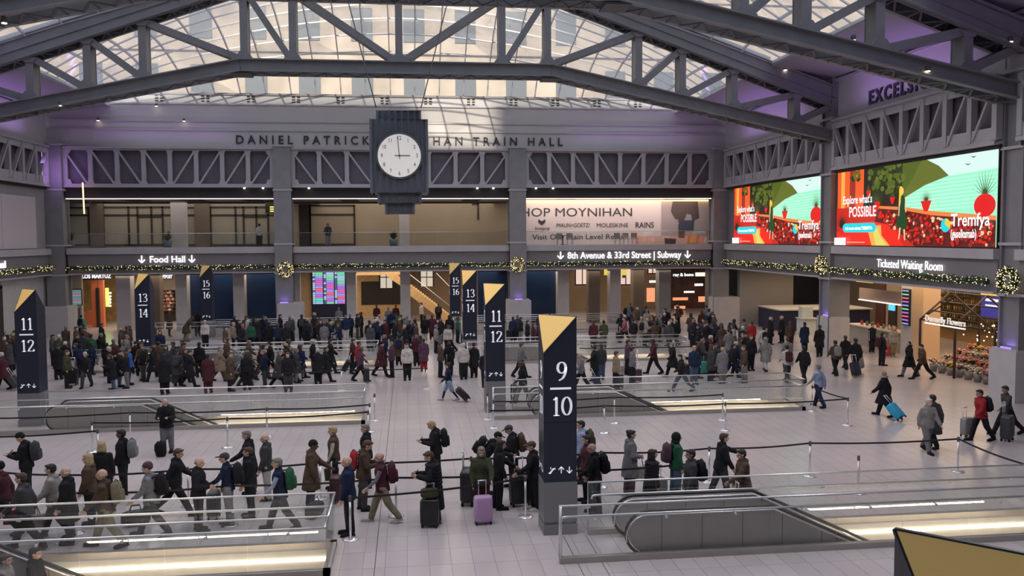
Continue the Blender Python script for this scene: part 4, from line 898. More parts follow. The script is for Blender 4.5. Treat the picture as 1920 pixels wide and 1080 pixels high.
# bay 3
wallpiece('wall_blue', 985, 1047, 504, None, 68.0, NV); wallpiece('column_concourse', 1046, 1067, 503, None, 66.4, WHITEST, 1.0)
wallpiece('wall_concourse', 1066, 1242, 500, None, 80, TAN); wallpiece('column_concourse', 1104, 1125, 503, None, 67, BROWN, 1.0); wallpiece('column_concourse', 1144, 1164, 503, None, 66.5, STEEL_L, 1.0); wallpiece('column_concourse', 1188, 1208, 503, None, 68, BROWN, 1.0)
wallpiece('column_concourse', 1236, 1258, 503, None, 66.6, STEEL, 1.0); wallpiece('column_concourse', 1330, 1362, 503, None, 66.9, STEEL_D, 1.0); wallpiece('wall_shop', 1256, 1335, 500, None, 79, mat('shop_dark', (.10, .05, .04), .6, noise=.5, scale=1.2))
for u0, u1, v1 in ((1080, 1104, 533), (1163, 1184, 533), (1216, 1232, 512)):
    mb = MB(); pbox(mb, u0, u1, 501, v1, 79.8, .05); o = struct('window_concourse', mb, emit('peach_window', (1, .72, .60), .85)); mb = MB(); pbox(mb, (u0+u1)/2-.8, (u0+u1)/2+.8, 501, v1, 79.7, .06); pbox(mb, u0-2, u0, 501, v1+2, 79.7, .06); pbox(mb, u1, u1+2, 501, v1+2, 79.7, .06); pbox(mb, u0, u1, v1, v1+2, 79.7, .06); mb.build('window_bars', FRAMEB, o)
for u, lb in ((1137, 'small yellow hanging sign left of the grey pier'), (1170, 'yellow hanging sign right of the grey pier')):
    t = thing('hanging_sign', lb, 'sign', (AY(u, 510, 72)[0], 72, 3.9), 'yellow hanging signs'); mb = MB(); pbox(mb, u-4, u+5, 503, 516, 72, .1); mb.build('panel', emit('yellow_sign', (.95, .70, .05), .8), t); mb = MB(); pbox(mb, u-3, u+4, 516, 521, 72, .1); mb.build('lower_panel', FRAMEB, t)
t = lit('shop_sign', 'white lit clothing shop name above the dark shop', 'sign', 1258, 1334, 510, 520, 74, FRAMEB)
x0, z0 = AY(1262, 518, 73.9); x1, _ = AY(1300, 518, 73.9); text('lettering', 'rag & bone', SIGNW, (x0, 73.9, z0), .40, 0, t, .01, fit=x1-x0, bold=.008); mb = MB(); pbox(mb, 1304, 1327, 511, 518, 73.9, .03); mb.build('lit_panel', emit('cream_panel', (1, .85, .65), 1.3), t)
for k, (u0, u1, v0, v1, c) in enumerate(((1303, 1318, 532, 536, 1), (1283, 1302, 546, 549, 1), (1262, 1290, 558, 563, 0), (1310, 1328, 556, 566, 0), (1330, 1334, 552, 572, 0), (1265, 1285, 574, 579, 0), (1213, 1228, 540, 566, 0), (1218, 1232, 526, 530, 1))):
    t = thing('shop_light', 'glowing panel in the dark shop, '+['short white one just under the shop name', 'white one left below the shop name', 'long orange one, leftmost', 'orange one at middle height on the right', 'tall thin orange one at the right edge', 'lowest orange one', 'tall orange one left of the dark pier', 'small white one left of the dark pier'][k], 'lamp', (AY(u0, v0, 77)[0], 77, AY(u0, v1, 77)[1]), 'shop lights in the dark shop'); mb = MB(); pbox(mb, u0, u1, v0, v1, 77, .1); mb.build('panel', emit(('orange_glow', 'white_glow')[c], ((1, .38, .18), (1, .9, .85))[c], (1.0, 2.0)[c]), t)
# low rail screens of the queue at the far side
# ---- behind the right wall
def xwall(name, y0, y1, z0, z1, X, m, d=.3): mb = MB(); mb.box(X, min(y0, y1), z0, X+d, max(y0, y1), z1); return struct(name, mb, m)
xwall('wall_side', 47.8, 70, 0, 4.4, 36, mat('side_tan', (.30, .23, .17), .7, noise=.05)); xwall('wall_side', 20, 47.5, 0, 4.4, 37, MATS['side_tan'])
mb = MB(); mb.box(XR+1, 63.5, 0, 29.5, 64, 4.4); struct('wall_side', mb, mat('side_grey', (.24, .23, .23), .7))
t = thing('information_desk', 'navy information desk with pale worktop in the far right corner', 'desk', (29, 61, 0)); mb = MB(); mb.box(26.2, 58.5, 0, 33, 62.3, 1.48); mb.build('front', mat('desk_navy', (.012, .016, .05), .4), t); mb = MB(); mb.box(26.1, 58.3, 1.48, 33.1, 62.4, 1.56); mb.build('worktop', WHITEST, t)
t = thing('hanging_sign', 'small yellow lettered sign on the tan side wall', 'sign', (35.8, 60.5, 3.4)); y, z = AX(1452, 516, 35.7); mb = MB(); mb.box(35.8, y-.9, z-.3, 35.85, y+.9, z+.25); mb.build('text_panel', emit('dim_yellow', (.75, .5, .05), .5), t)
# shop with counter between the columns
t = thing('coffee_counter', 'grey coffee counter with pale top under hanging shelves', 'counter', (29, 49, 0)); mb = MB(); mb.box(27.8, 46.4, 0, 28.6, 51.8, 1.15); mb.build('front', mat('counter_grey', (.33, .31, .29), .6), t); mb = MB(); mb.box(27.7, 46.3, 1.15, 28.8, 51.9, 1.22); mb.build('worktop', mat('counter_top', (.75, .68, .60), .4), t)
t = thing('bottle_shelves', 'warm lit wall shelves full of bottles behind the counter', 'shelves', (34.8, 50, 0)); mb = MB(); mb.box(35.2, 44, 0, 35.4, 54, 4.2); mb.build('back_panel', mat('amber_back', (.45, .28, .12), .6), t); g = MB(); rr = random.Random(11); mm = [mat('bottle_%d' % i, c, .3) for i, c in enumerate([(.2, .3, .12), (.5, .3, .1), (.7, .6, .4), (.15, .08, .05), (.35, .2, .1)])]
for k in range(6):
    z = .9+k*.5; b = MB(); b.box(34.7, 44, z, 35.2, 54, z+.04); b.build('shelf_board', BROWN, t); y = 44.1
    while y < 53.8: g.tube([(34.95, y, z+.04), (34.95, y, z+.25), (34.95, y, z+.36)], [.06, .06, .02], 6, rr.randrange(5)); y += rr.uniform(.16, .3)
g.build('bottles', mm, t)['kind'] = 'stuff'
t = thing('hanging_canopy', 'pale hanging canopy shelf over the coffee counter', 'canopy', (28, 47, 3.2)); mb = MB(); mb.box(28.3, 46.8, 2.75, 29.6, 51.5, 2.83); mb.box(28.3, 46.8, 2.83, 28.34, 51.5, 3.5); mb.build('canopy_panel', mat('rose_panel', (.5, .38, .34), .5), t); mb = MB(); mb.box(28.25, 46.8, 2.72, 28.35, 51.5, 2.78); mb.build('light_edge', emit('rose_edge', (1, .85, .75), 1.8), t)
# white pier with a strip board, tan pier
xa = 27.6; y0, _ = AX(1690, 560, xa); y1, _ = AX(1712, 560, xa); y2, _ = AX(1733, 560, xa)
xwall('column_side', y0, y1, 0, 4.4, xa, WHITEST, .9); xwall('column_side', y1, y2, 0, 4.4, xa-.05, mat('oak_side', (.55, .38, .24), .5), 1.0)
y3, z3 = AX(1693, 541, xa-.08); y4, z4 = AX(1705, 611, xa-.08); t = thing('track_strip_board', 'narrow vertical board of coloured track rows on the white pier', 'board', (xa-.1, (y3+y4)/2, z4)); mb = MB(); mb.box(xa-.12, y4, z4, xa-.02, y3, z3); mb.build('casing', FRAMEB, t)
for k in range(10):
    za = z4+(z3-z4)*(k+.3)/10; mb = MB(); mb.box(xa-.14, y4+.05, za, xa-.12, y3-.05, za+(z3-z4)*.035); mb.build('row', bm[[1, 2, 3, 2, 0, 1, 2, 3, 0, 1][k]], t)
# flower stand
FX = 25.6; t = thing('flower_stand', 'flower stand with dark steel frame and white lettering', 'stand', (FX+1.5, 36.6, 0)); DKF = mat('dark_rust_steel', (.05, .03, .03), .5, .4); ya, yb = 40.6, 35.0; mb = MB(); 
for yy in (ya, 37.8, yb):
    mb = MB(); mb.tube([(FX, yy, 0), (FX, yy, 2.55), (FX+1.6, yy, 3.9), (FX+3.2, yy, 2.55), (FX+3.2, yy, 0)], .06, 6); mb.build('frame_arch', DKF, t)
for (x, z) in ((FX, 2.55), (FX+.55, 3.0), (FX+1.05, 3.45), (FX+1.6, 3.9), (FX+3.2, 2.55)): mb = MB(); mb.tube([(x, yb, z), (x, ya, z)], .04, 6); mb.build('purlin', DKF, t)
mb = MB(); mb.tube([(FX, ya, 2.55), (FX, 37.8, 3.9)], .035, 6); mb.tube([(FX, 37.8, 3.9), (FX, yb, 2.55)], .035, 6); mb.build('brace', DKF, t)
y0, z0 = AX(1735, 601, FX-.1); y1, z1 = AX(1810, 612, FX-.1); text('lettering', 'Dumselly Flowers', mat('sign_dull_white', (.6, .58, .55), .5, emis=(1, .95, .9), es=.45), (FX-.12, y0, z0), .44, -90, t, .02, fit=y0-y1); mb = MB(); mb.box(FX-.14, y1, z0-.13, FX-.08, y0, z0-.08); mb.build('light_strip', LEDW, t)
mb = MB()
for k in range(40): x = FX+.2+3*random.random(); mb.blob((x, yb+.3+(ya-yb-.6)*random.random()*.55, 1.9+.7*random.random()), .035)
mb.build('bulbs', emit('stand_bulb', (1, .8, .5), 3), t)['kind'] = 'stuff'
FC = [mat('petal_%d' % i, c, .6) for i, c in enumerate([(.75, .50, .05), (.60, .12, .06), (.65, .35, .25), (.55, .15, .22), (.60, .52, .42), (.35, .06, .05)])]
wh = ['nearest the tan pier', 'in front', 'behind', 'beside the tall pedestal']
rr = random.Random(4); kk = 0
for a in range(8):
    for b in range(4):
        x = FX+.42+b*.66+rr.uniform(-.03, .03); y = 35.4+a*.66+rr.uniform(-.03, .03); zb = .0+b*.22
        t = thing('flower_bucket', 'bucket of cut flowers, %s from the hall, %s from the pedestal' % (['first row', 'second row', 'third row', 'last row'][b], ['first', 'second', 'third', 'fourth', 'fifth', 'sixth', 'seventh', 'eighth'][a]), 'flowers', (x, y, 0), 'buckets of flowers on the stand'); mb = MB(); mb.lathe((x, y, zb), [(.15, 0), (.20, .38), (.18, .38)], 10); 
        if zb: mb.box(x-.2, y-.2, 0, x+.2, y+.2, zb)
        mb.build('bucket', mat('zinc_bucket', (.20, .19, .19), .5, .4), t); mb = MB(); c = rr.randrange(6)
        for k in range(26):
            q = rr.uniform(0, 6.28); r = rr.uniform(0, .25); mb.blob((x+r*math.cos(q), y+r*math.sin(q), zb+.52+rr.uniform(-.1, .14)), (.055, .055, .045), c if rr.random() < .8 else rr.randrange(6))
        for k in range(16): q = rr.uniform(0, 6.28); r = rr.uniform(.1, .27); mb.add([(x, y, zb+.36), (x+r*math.cos(q), y+r*math.sin(q), zb+.6), (x+r*math.cos(q+.3), y+r*math.sin(q+.3), zb+.52)], [(0, 1, 2)], 6)
        mb.build('blooms', FC+[LEAF], t)['kind'] = 'stuff'
t = thing('overhead_sign', 'dark blue overhead sign with yellow band beyond the flowers', 'sign', (31, 35, 3.3)); y0, z0 = AX(1840, 546, 31); y1, z1 = AX(1895, 600, 31); mb = MB(); mb.box(31, y1, z1, 31.1, y0, z0); mb.build('panel', mat('sign_blue', (.02, .02, .12), .4, emis=(.05, .06, .5), es=.4), t); mb = MB(); mb.box(30.97, y1, z0-.25, 31, y0, z0); mb.build('yellow_band', emit('band_yellow', (1, .62, .08), 1.0), t); mb = MB(); mb.box(30.96, y1, z0-.50, 30.99, y0-.4, z0-.36); mb.box(30.96, y1, z0-.80, 30.99, y0-.4, z0-.68); mb.build('text_lines', emit('text_blue', (.7, .75, 1), 1.2), t)
for u, lb in ((1614, 'small yellow overhead sign above the coffee shelves'),): y0, z0 = AX(1605, 524, 30); y1, z1 = AX(1635, 531, 30); t = thing('overhead_sign', lb, 'sign', (30, y0, z1)); mb = MB(); mb.box(30, y1, z1, 30.1, y0, z0); mb.build('panel', MATS['band_yellow'], t)
xwall('wall_side', 36.5, 44.5, 0, 4.4, 33.5, mat('amber_side', (.42, .22, .10), .6, noise=.1)); 
# left wall ground and upper panels
mb = MB(); mb.box(XL-.9, 57.6, 0, XL-.5, YB, 4.3); mb.box(XL-.9, 30, 0, XL-.5, 52, 4.3); struct('wall_left_ground', mb, WHITEST)
mb = MB(); mb.box(XL-.9, 56.9, 0, XL-.4, 57.6, 3.9); mb.box(XL-.9, 52, 0, XL-.4, 52.6, 3.9); mb.box(XL-.9, 52, 3.8, XL-.4, 57.6, 4.0); struct('door_left_frame', mb, FRAMEB)
mb = MB(); mb.box(XL-.18, 49.5, ZS+.05, XL-.1, 57.2, 9.7); mb.box(XL-.18, 57.25, ZS+.05, XL-.1, 62.2, 9.7); struct('wall_panel_left', mb, mat('pale_panel', (.55, .50, .53), .7))
t = thing('drinks_machine', 'small white coffee machine cabinet left of the tall pedestal', 'machine', (27.2, 56.6, 0)); mb = MB(); mb.box(26.8, 56.2, 0, 27.8, 57.1, 1.1); mb.box(26.9, 56.5, 1.1, 27.7, 57.05, 1.9); mb.build('cabinet', mat('mint_white', (.55, .62, .60), .5), t); mb = MB(); mb.box(26.7, 56.0, 1.08, 27.9, 57.1, 1.14); mb.build('worktop', WHITEST, t)
# ================================================================ PEOPLE
EYE = mat('eye_dark', (.02, .015, .012), .3); LIP = mat('lip', (.40, .16, .14), .5)
SKINS = {'l': mat('skin_light', (.52, .33, .26), .55), 'm': mat('skin_medium', (.36, .21, .15), .55), 'd': mat('skin_dark', (.12, .065, .045), .55)}
def euler(p, yaw=0, pitch=0, roll=0): return p
class Pose:
    """joint positions of a figure 1.75 m tall facing -Y, feet on z = 0"""
    def __init__(s, legs=((0, 0), (0, 0)), arms=((5, 12, 12), (5, 12, 12)), lean=0, head=0, turn=0, spread=.0):
        s.hip = []; s.knee = []; s.ank = []; s.toe = []
        lows = []
        for k, sx in enumerate((-1, 1)):
            a, kn = legs[k]; h = Vector((sx*.095, 0, .92)); d = Vector((sx*spread, -math.sin(R(a)), -math.cos(R(a)))).normalized()
            kp = h+d*.42; d2 = Vector((sx*spread*.3, -math.sin(R(a-kn)), -math.cos(R(a-kn)))).normalized(); an = kp+d2*.42
            ft = Vector((sx*.03, -1, -math.tan(R(max(0, (kn-a))*.55)))).normalized(); s.hip.append(h); s.knee.append(kp); s.ank.append(an); s.toe.append(an+ft*.15+Vector((0, 0, -.045))); lows.append(min(an.z-.08, s.toe[-1].z-.03))
        dz = Vector((0, 0, -min(lows)))
        for L in (s.hip, s.knee, s.ank, s.toe):
            for i in range(2): L[i] = L[i]+dz
        s.pel = Vector((0, 0, .95))+dz; s.ML = Matrix.Rotation(R(lean), 3, 'X')   # lean forward = towards -Y
        U = lambda x, y, z: s.pel+s.ML @ Vector((x, y, z-.95)); s.U = U
        s.waist = U(0, 0, 1.08); s.chest = U(0, .0, 1.28); s.neck = U(0, .01, 1.47); s.sh = [U(-.158, .01, 1.385), U(.158, .01, 1.385)]
        s.el = []; s.wr = []; s.hand = []
        for k, sx in enumerate((-1, 1)):
            a, out, e = arms[k][:3]; inw = arms[k][3] if len(arms[k]) > 3 else 0; a -= lean*.0
            d = Vector((sx*math.sin(R(out)), -math.sin(R(a))*math.cos(R(out)), -math.cos(R(a))*math.cos(R(out)))); el = s.sh[k]+d*.285
            d2 = Vector((-sx*inw, -math.sin(R(a+e)), -math.cos(R(a+e)))).normalized(); wr = el+d2*.245; s.el.append(el); s.wr.append(wr); s.hand.append((wr, d2))
        s.MH = Matrix.Rotation(R(turn), 3, 'Z') @ Matrix.Rotation(R(lean*.5+head), 3, 'X'); s.hc = s.neck+s.ML @ Vector((0, -.005, .02))+s.MH @ Vector((0, -.015, .135))
POSES = {
 's': Pose(((2, 4), (-3, 2)), ((3, 9, 10), (6, 9, 14)), 1, 2), 'p': Pose(((3, 5), (-4, 3)), ((18, 10, 82, .35), (16, 10, 86, .35)), 4, 24), 'w': Pose(((20, 6), (-17, 16)), ((-20, 8, 18), (20, 8, 26)), 4, 2),
 'v': Pose(((-17, 18), (20, 8)), ((22, 8, 26), (-18, 8, 16)), 4, 0), 'u': Pose(((19, 6), (-16, 16)), ((-32, 12, 8), (16, 8, 30)), 6, 2), 'h': Pose(((2, 4), (-4, 3)), ((5, 9, 14), (32, 10, 24, .1)), 4, 6),
 'k': Pose(((4, 5), (-3, 3)), ((4, 16, 70, .75), (4, 16, 62, .7)), 2, 4), 'x': Pose(((3, 4), (-3, 3), ), ((22, 12, 78, .95), (20, 12, 82, .85)), 0, 0), 'b': Pose(((14, 18), (-6, 10)), ((48, 8, 20, .1), (38, 12, 30, .1)), 32, 12), 'r': Pose(((12, 6), (-12, 8)), ((8, 14, 20), (62, 6, 6)), 6, 2)}
POSES['l'] = Pose(((26, 4), (-24, 20)), ((-26, 10, 22), (24, 8, 34)), 7, 6)
def loftE(mb, rings, n=12):
    vs = []; fs = []
    for c, ax, rx, ay, ry in rings:
        for k in range(n): t = 2*math.pi*k/n; vs.append(c+ax*(rx*math.cos(t))+ay*(ry*math.sin(t)))
    for i in range(len(rings)-1):
        for k in range(n): fs.append((i*n+k, i*n+(k+1) % n, (i+1)*n+(k+1) % n, (i+1)*n+k))
    fs.append(tuple(range(n-1, -1, -1))); fs.append(tuple((len(rings)-1)*n+k for k in range(n))); mb.add(vs, fs, 0, True)
def capsule(mb, a, b, ra, rb, n=10):
    a = Vector(a); b = Vector(b); d = (b-a).normalized(); x = d.orthogonal().normalized(); y = d.cross(x); rr = []
    for q in (-.92, -.6, 0): rr.append((a+d*ra*q, x, ra*math.sqrt(1-q*q)+1e-3, y, ra*math.sqrt(1-q*q)+1e-3))
    for q in (0, .6, .92): rr.append((b+d*rb*q, x, rb*math.sqrt(1-q*q)+1e-3, y, rb*math.sqrt(1-q*q)+1e-3))
    loftE(mb, rr, n)
def ellr(mb, c, r, M=None, n=12):
    mb.sq(c, r, 1.0, n, 0, M)
def remesh(mb, vox, it=2, smooth=.6):
    me = bpy.data.meshes.new('tmp'); me.from_pydata(mb.v, [], mb.f); o = bpy.data.objects.new('tmp', me); sc.collection.objects.link(o)
    m = o.modifiers.new('r', 'REMESH'); m.mode = 'VOXEL'; m.voxel_size = vox; m.use_smooth_shade = True
    if it: q = o.modifiers.new('s', 'SMOOTH'); q.factor = smooth; q.iterations = it
    bpy.context.view_layer.update(); out = bpy.data.meshes.new_from_object(o.evaluated_get(bpy.context.evaluated_depsgraph_get())); bpy.data.objects.remove(o); bpy.data.meshes.remove(me)
    out.polygons.foreach_set('use_smooth', [True]*len(out.polygons)); return out
CACHE = {}
X_, Y_, Z_ = Vector((1, 0, 0)), Vector((0, 1, 0)), Vector((0, 0, 1))
def torso(mb, P, t, top=True, w=1.0):
    U = P.U; mx = P.ML @ X_; my = P.ML @ Y_
    R_ = [(U(0, 0, .86), .165, .115), (U(0, 0, .98), .160, .115), (U(0, .0, 1.10), .140, .10), (U(0, -.005, 1.25), .165, .115), (U(0, .0, 1.34), .168, .11), (U(0, .01, 1.42), .115, .08), (U(0, .01, 1.465), .062, .055)]
    loftE(mb, [(c, mx, rx*w+t, my, ry+t) for c, rx, ry in R_], 16)
def body_mesh(pn, lod):
    k = ('body', pn, lod)
    if k in CACHE: return CACHE[k]
    P = POSES[pn]; mb = MB(); torso(mb, P, 0); ellr(mb, P.pel, (.165, .12, .12))
    capsule(mb, P.neck-P.ML @ Z_*.05, P.hc-P.MH @ Z_*.04, .058, .052)
    hm = P.MH; ellr(mb, P.hc+hm @ Vector((0, .012, .02)), (.078, .094, .098), hm, 14); ellr(mb, P.hc+hm @ Vector((0, -.028, -.055)), (.056, .062, .064), hm)
    ellr(mb, P.hc+hm @ Vector((0, -.098, -.02)), (.014, .022, .024), hm, 8); ellr(mb, P.hc+hm @ Vector((0, -.08, .028)), (.05, .014, .012), hm, 8); ellr(mb, P.hc+hm @ Vector((0, -.082, -.062)), (.026, .014, .012), hm, 8)
    for sx in (-1, 1): ellr(mb, P.hc+hm @ Vector((sx*.079, .012, -.012)), (.012, .02, .032), hm, 8)
    for i in range(2):
        capsule(mb, P.sh[i], P.el[i], .052, .042); capsule(mb, P.el[i], P.wr[i], .041, .028); capsule(mb, P.hip[i], P.knee[i], .085, .058); capsule(mb, P.knee[i], P.ank[i], .056, .038); capsule(mb, P.ank[i]-Z_*.03, P.toe[i], .038, .034)
        wr, d = P.hand[i]; sx = (-1, 1)[i]; side = d.cross(X_*sx).normalized() if abs(d.x) < .9 else Y_; nrm = d.cross(side).normalized(); pc = wr+d*.05
        ellr(mb, pc, (.020, .042, .05), Matrix((nrm, side, d)).transposed(), 10)
        if lod == 0:
            for f, (o_, l) in enumerate(((-.031, .062), (-.011, .072), (.010, .068), (.030, .052))):
                b0 = pc+d*.03+side*o_; m1 = b0+d*l*.55+nrm*(-.006*sx); capsule(mb, b0, m1, .0105, .0098, 6); capsule(mb, m1, m1+d*l*.42+nrm*(-.022*sx), .0098, .009, 6)
            b0 = pc-side*.030-d*.02; m1 = b0-side*.030+d*.025; capsule(mb, b0, m1, .0125, .011, 6); capsule(mb, m1, m1+d*.032-side*.004, .011, .0095, 6)
        else: capsule(mb, pc+d*.02, pc+d*.085, .028, .018, 6)
    me = remesh(mb, (.0085, .014, .026)[lod], (2, 1, 1)[lod], .5)
    # material slots: 0 skin, 1 under-clothes, 2 eye, 3 lip
    n = len(me.polygons); cen = np.empty(n*3); me.polygons.foreach_get('center', cen); cen = cen.reshape(-1, 3); idx = np.ones(n, dtype=np.int32)
    H = (cen-np.array(P.hc)) @ np.array(hm); headz = cen @ np.array(P.ML @ Z_)-np.array(P.neck) @ np.array(P.ML @ Z_)
    idx[(np.linalg.norm(H, axis=1) < .17) & (headz > -.03)] = 0
    for i in range(2):
        wr, d = P.hand[i]; dd = cen-np.array(wr); idx[(dd @ np.array(d) > -.01) & (np.linalg.norm(dd, axis=1) < .2)] = 0
    if lod < 2:
        for sx in (-1, 1): idx[(abs(H[:, 0]-sx*.032) < .015) & (abs(H[:, 2]-.004) < .008) & (H[:, 1] < -.05)] = 2
        idx[(abs(H[:, 0]) < .026) & (abs(H[:, 2]+.064) < .008) & (H[:, 1] < -.06)] = 3
    me.polygons.foreach_set('material_index', idx)
    for q in range(4): me.materials.append(None)
    CACHE[k] = me; return me
def one(me): me.materials.append(None); return me
def top_mesh(pn, kind, lod):
    """kind: j jacket, f puffer, t thin top, v vest, c coat to the knee, L long coat"""
    k = ('top', pn, kind, lod)
    if k in CACHE: return CACHE[k]
    P = POSES[pn]; mb = MB(); t = {'j': .026, 'f': .045, 't': .012, 'v': .022, 'c': .03, 'L': .042}[kind]
    torso(mb, P, t); mx = P.ML @ X_; my = P.ML @ Y_
    if kind in 'jftv': loftE(mb, [(P.U(0, 0, .80 if kind != 't' else .84), mx, .175+t, my, .13+t), (P.U(0, 0, 1.0), mx, .165+t, my, .12+t)], 16)
    else:
        low = .52 if kind == 'c' else .34; st = max(abs(P.knee[0].y-P.knee[1].y), .05)*.5; sk = P.pel.z-.95
        loftE(mb, [(Vector((0, (P.knee[0].y+P.knee[1].y)/2*.8, low+sk)), X_, .20+t, Y_, .155+t+st*.9), (Vector((0, 0, .85+sk)), X_, .175+t, Y_, .135+t+st*.25), (P.U(0, 0, 1.05), mx, .15+t, my, .11+t)], 16)
    capsule(mb, P.neck-P.ML @ Z_*.03, P.neck+P.ML @ Z_*.015, .075+t*.5, .068+t*.4)
    if kind in 'fcj' : ellr(mb, P.U(0, .085, 1.46), (.10, .05, .05))
    for i in range(2):
        ellr(mb, P.sh[i], (.056+t*.7,)*3)
        if kind != 'v': capsule(mb, P.sh[i], P.el[i], .052+t*.7, .045+t*.75); capsule(mb, P.el[i], P.wr[i]-P.hand[i][1]*(.012), .044+t*.9, .034+t*.7)
    if kind in 'fL' and lod == 0:
        for z in np.arange(.9, 1.42, .085): loftE(mb, [(P.U(0, 0, z-.018), mx, .155+t, my, .105+t), (P.U(0, 0, z), mx, .18+t+.008, my, .125+t), (P.U(0, 0, z+.018), mx, .155+t, my, .105+t)], 16)
    CACHE[k] = one(remesh(mb, (.016, .02, .032)[lod], 2, .5)); return CACHE[k]
def leg_mesh(pn, kind, lod):
    k = ('leg', pn, kind, lod)
    if k in CACHE: return CACHE[k]
    P = POSES[pn]; mb = MB(); t = .028 if kind == 'n' else .034; ellr(mb, P.pel-Z_*.02, (.17, .135, .13))
    for i in range(2):
        capsule(mb, P.hip[i], P.knee[i], .09+t*.5, .058+t)
        if kind != 'o': capsule(mb, P.knee[i], P.ank[i]-(P.ank[i]-P.knee[i])*.06, .056+t, .046+t*.8)
    CACHE[k] = one(remesh(mb, (.016, .02, .03)[lod], 2, .5)); return CACHE[k]
def shoe_mesh(pn, i, lod):
    k = ('shoe', pn, i, lod > 0)
    if k in CACHE: return CACHE[k]
    P = POSES[pn]; d = (P.toe[i]-(P.ank[i]-Z_*.05)).normalized(); x = d.cross(Z_).normalized(); u = x.cross(d); M = Matrix((x, d, u)).transposed(); mb = MB(); c = (P.ank[i]-Z_*.045).lerp(P.toe[i], .5)+u*.004
    mb.sq(c, (.050, .145, .046), .7, 12, 0, M); mb.sq(c-d*.06+u*.03, (.046, .065, .055), .8, 10, 0, M); mb.sq(c-u*.036, (.053, .15, .014), .5, 12, 0, M)
    me = bpy.data.meshes.new('shoe'); me.from_pydata(mb.v, [], mb.f); me.polygons.foreach_set('use_smooth', [True]*len(me.polygons)); CACHE[k] = one(me); return me
def hair_mesh(kind, lod):
    """s short, l long, b bun, n beanie, c cap, g fringe round a bald crown, h hood, p ponytail, u fur hood"""
    k = ('hair', kind, lod)
    if k in CACHE: return CACHE[k]
    mb = MB(); V = Vector
    if kind == 'g': ellr(mb, V((0, .032, -.01)), (.086, .078, .045))
    elif kind == 'h': ellr(mb, V((0, .03, .012)), (.108, .112, .135)); ellr(mb, V((0, .04, -.11)), (.11, .10, .07))
    elif kind == 'u': ellr(mb, V((0, .05, -.09)), (.15, .12, .06)); ellr(mb, V((0, .028, .03)), (.086, .095, .098))
    else: ellr(mb, V((0, .026, .036)), (.087, .098, .094), None, 14)
    if kind in 'slbp': ellr(mb, V((0, .05, -.01)), (.084, .07, .075)); ellr(mb, V((0, -.045, .085)), (.062, .05, .03))
    if kind == 'l': ellr(mb, V((0, .062, -.10)), (.092, .055, .15)); [ellr(mb, V((q*.07, .01, -.08)), (.03, .045, .12)) for q in (-1, 1)]
    if kind == 'b': ellr(mb, V((0, .10, .075)), (.045, .045, .045))
    if kind == 'p': capsule(mb, V((0, .11, .05)), V((0, .13, -.14)), .03, .02)
    if kind == 'n': ellr(mb, V((0, .02, .08)), (.088, .096, .075)); loftE(mb, [(V((0, .012, .040)), X_, .088, Y_, .102), (V((0, .012, .078)), X_, .088, Y_, .102)], 16)
    if kind == 'c': ellr(mb, V((0, -.115, .045)), (.062, .065, .012)); ellr(mb, V((0, .015, .055)), (.088, .098, .07))
    if kind == 'o': ellr(mb, V((0, .02, .05)), (.10, .11, .08)); ellr(mb, V((0, .01, .13)), (.03, .03, .03))
    CACHE[k] = one(remesh(mb, (.010, .014, .024)[lod], 1, .5)); return CACHE[k]
COLS = {'K': ((.014, .014, .017), 'black'), 'N': ((.014, .022, .052), 'navy'), 'G': ((.16, .16, .17), 'grey'), 'D': ((.05, .05, .055), 'dark grey'), 'B': ((.075, .05, .036), 'brown'), 'R': ((.30, .022, .03), 'red'),
        'W': ((.46, .43, .40), 'cream'), 'P': ((.28, .09, .12), 'pink'), 'M': ((.065, .020, .028), 'maroon'), 'E': ((.022, .10, .055), 'green'), 'T': ((.24, .18, .125), 'tan'), 'U': ((.03, .12, .42), 'blue'), 'O': ((.055, .06, .035), 'olive'),
        'L': ((.24, .225, .215), 'light grey'), 'V': ((.085, .045, .07), 'plum'), 'S': ((.24, .30, .42), 'pale blue'), 'J': ((.06, .09, .15), 'denim blue'), 'H': ((.20, .17, .12), 'khaki'), 'Q': ((.55, .60, .48), 'pale yellow'), 'C': ((.05, .33, .27), 'teal'), 'Z': ((.02, .33, .55), 'bright blue'), 'Y': ((.50, .31, .52), 'lavender')}
def cloth(c): return mat('cloth_'+COLS[c][1].replace(' ', '_'), COLS[c][0], .85, noise=.22, scale=9, bump=.5, spec=.2, rnd=.12)
HAIRC = {'k': ((.015, .012, .010), 'black'), 'b': ((.06, .035, .02), 'brown'), 'y': ((.38, .27, .15), 'blond'), 'w': ((.45, .43, .41), 'white'), 'g': ((.16, .15, .14), 'grey')}
def hairm(c): return mat('hair_'+HAIRC[c][1], HAIRC[c][0], .7, noise=.3, scale=30, bump=.6)
def inst(name, me, parent, mats, loc=None, rot=None):
    o = bpy.data.objects.new(name, me); sc.collection.objects.link(o); o.parent = parent
    if loc is not None: o.location = loc
    if rot is not None: o.rotation_euler = rot
    for i, m in enumerate(mats): o.material_slots[i].link = 'OBJECT'; o.material_slots[i].material = m
    return o
TOPN = {'j': 'jacket', 'f': 'padded jacket', 't': 'top', 'v': 'vest', 'c': 'coat', 'L': 'long padded coat'}
NP = [0]; LABELS = {}
def place(hx, hy, h, z0=0.): x, y = fl(hx, hy, h+z0); return x, y
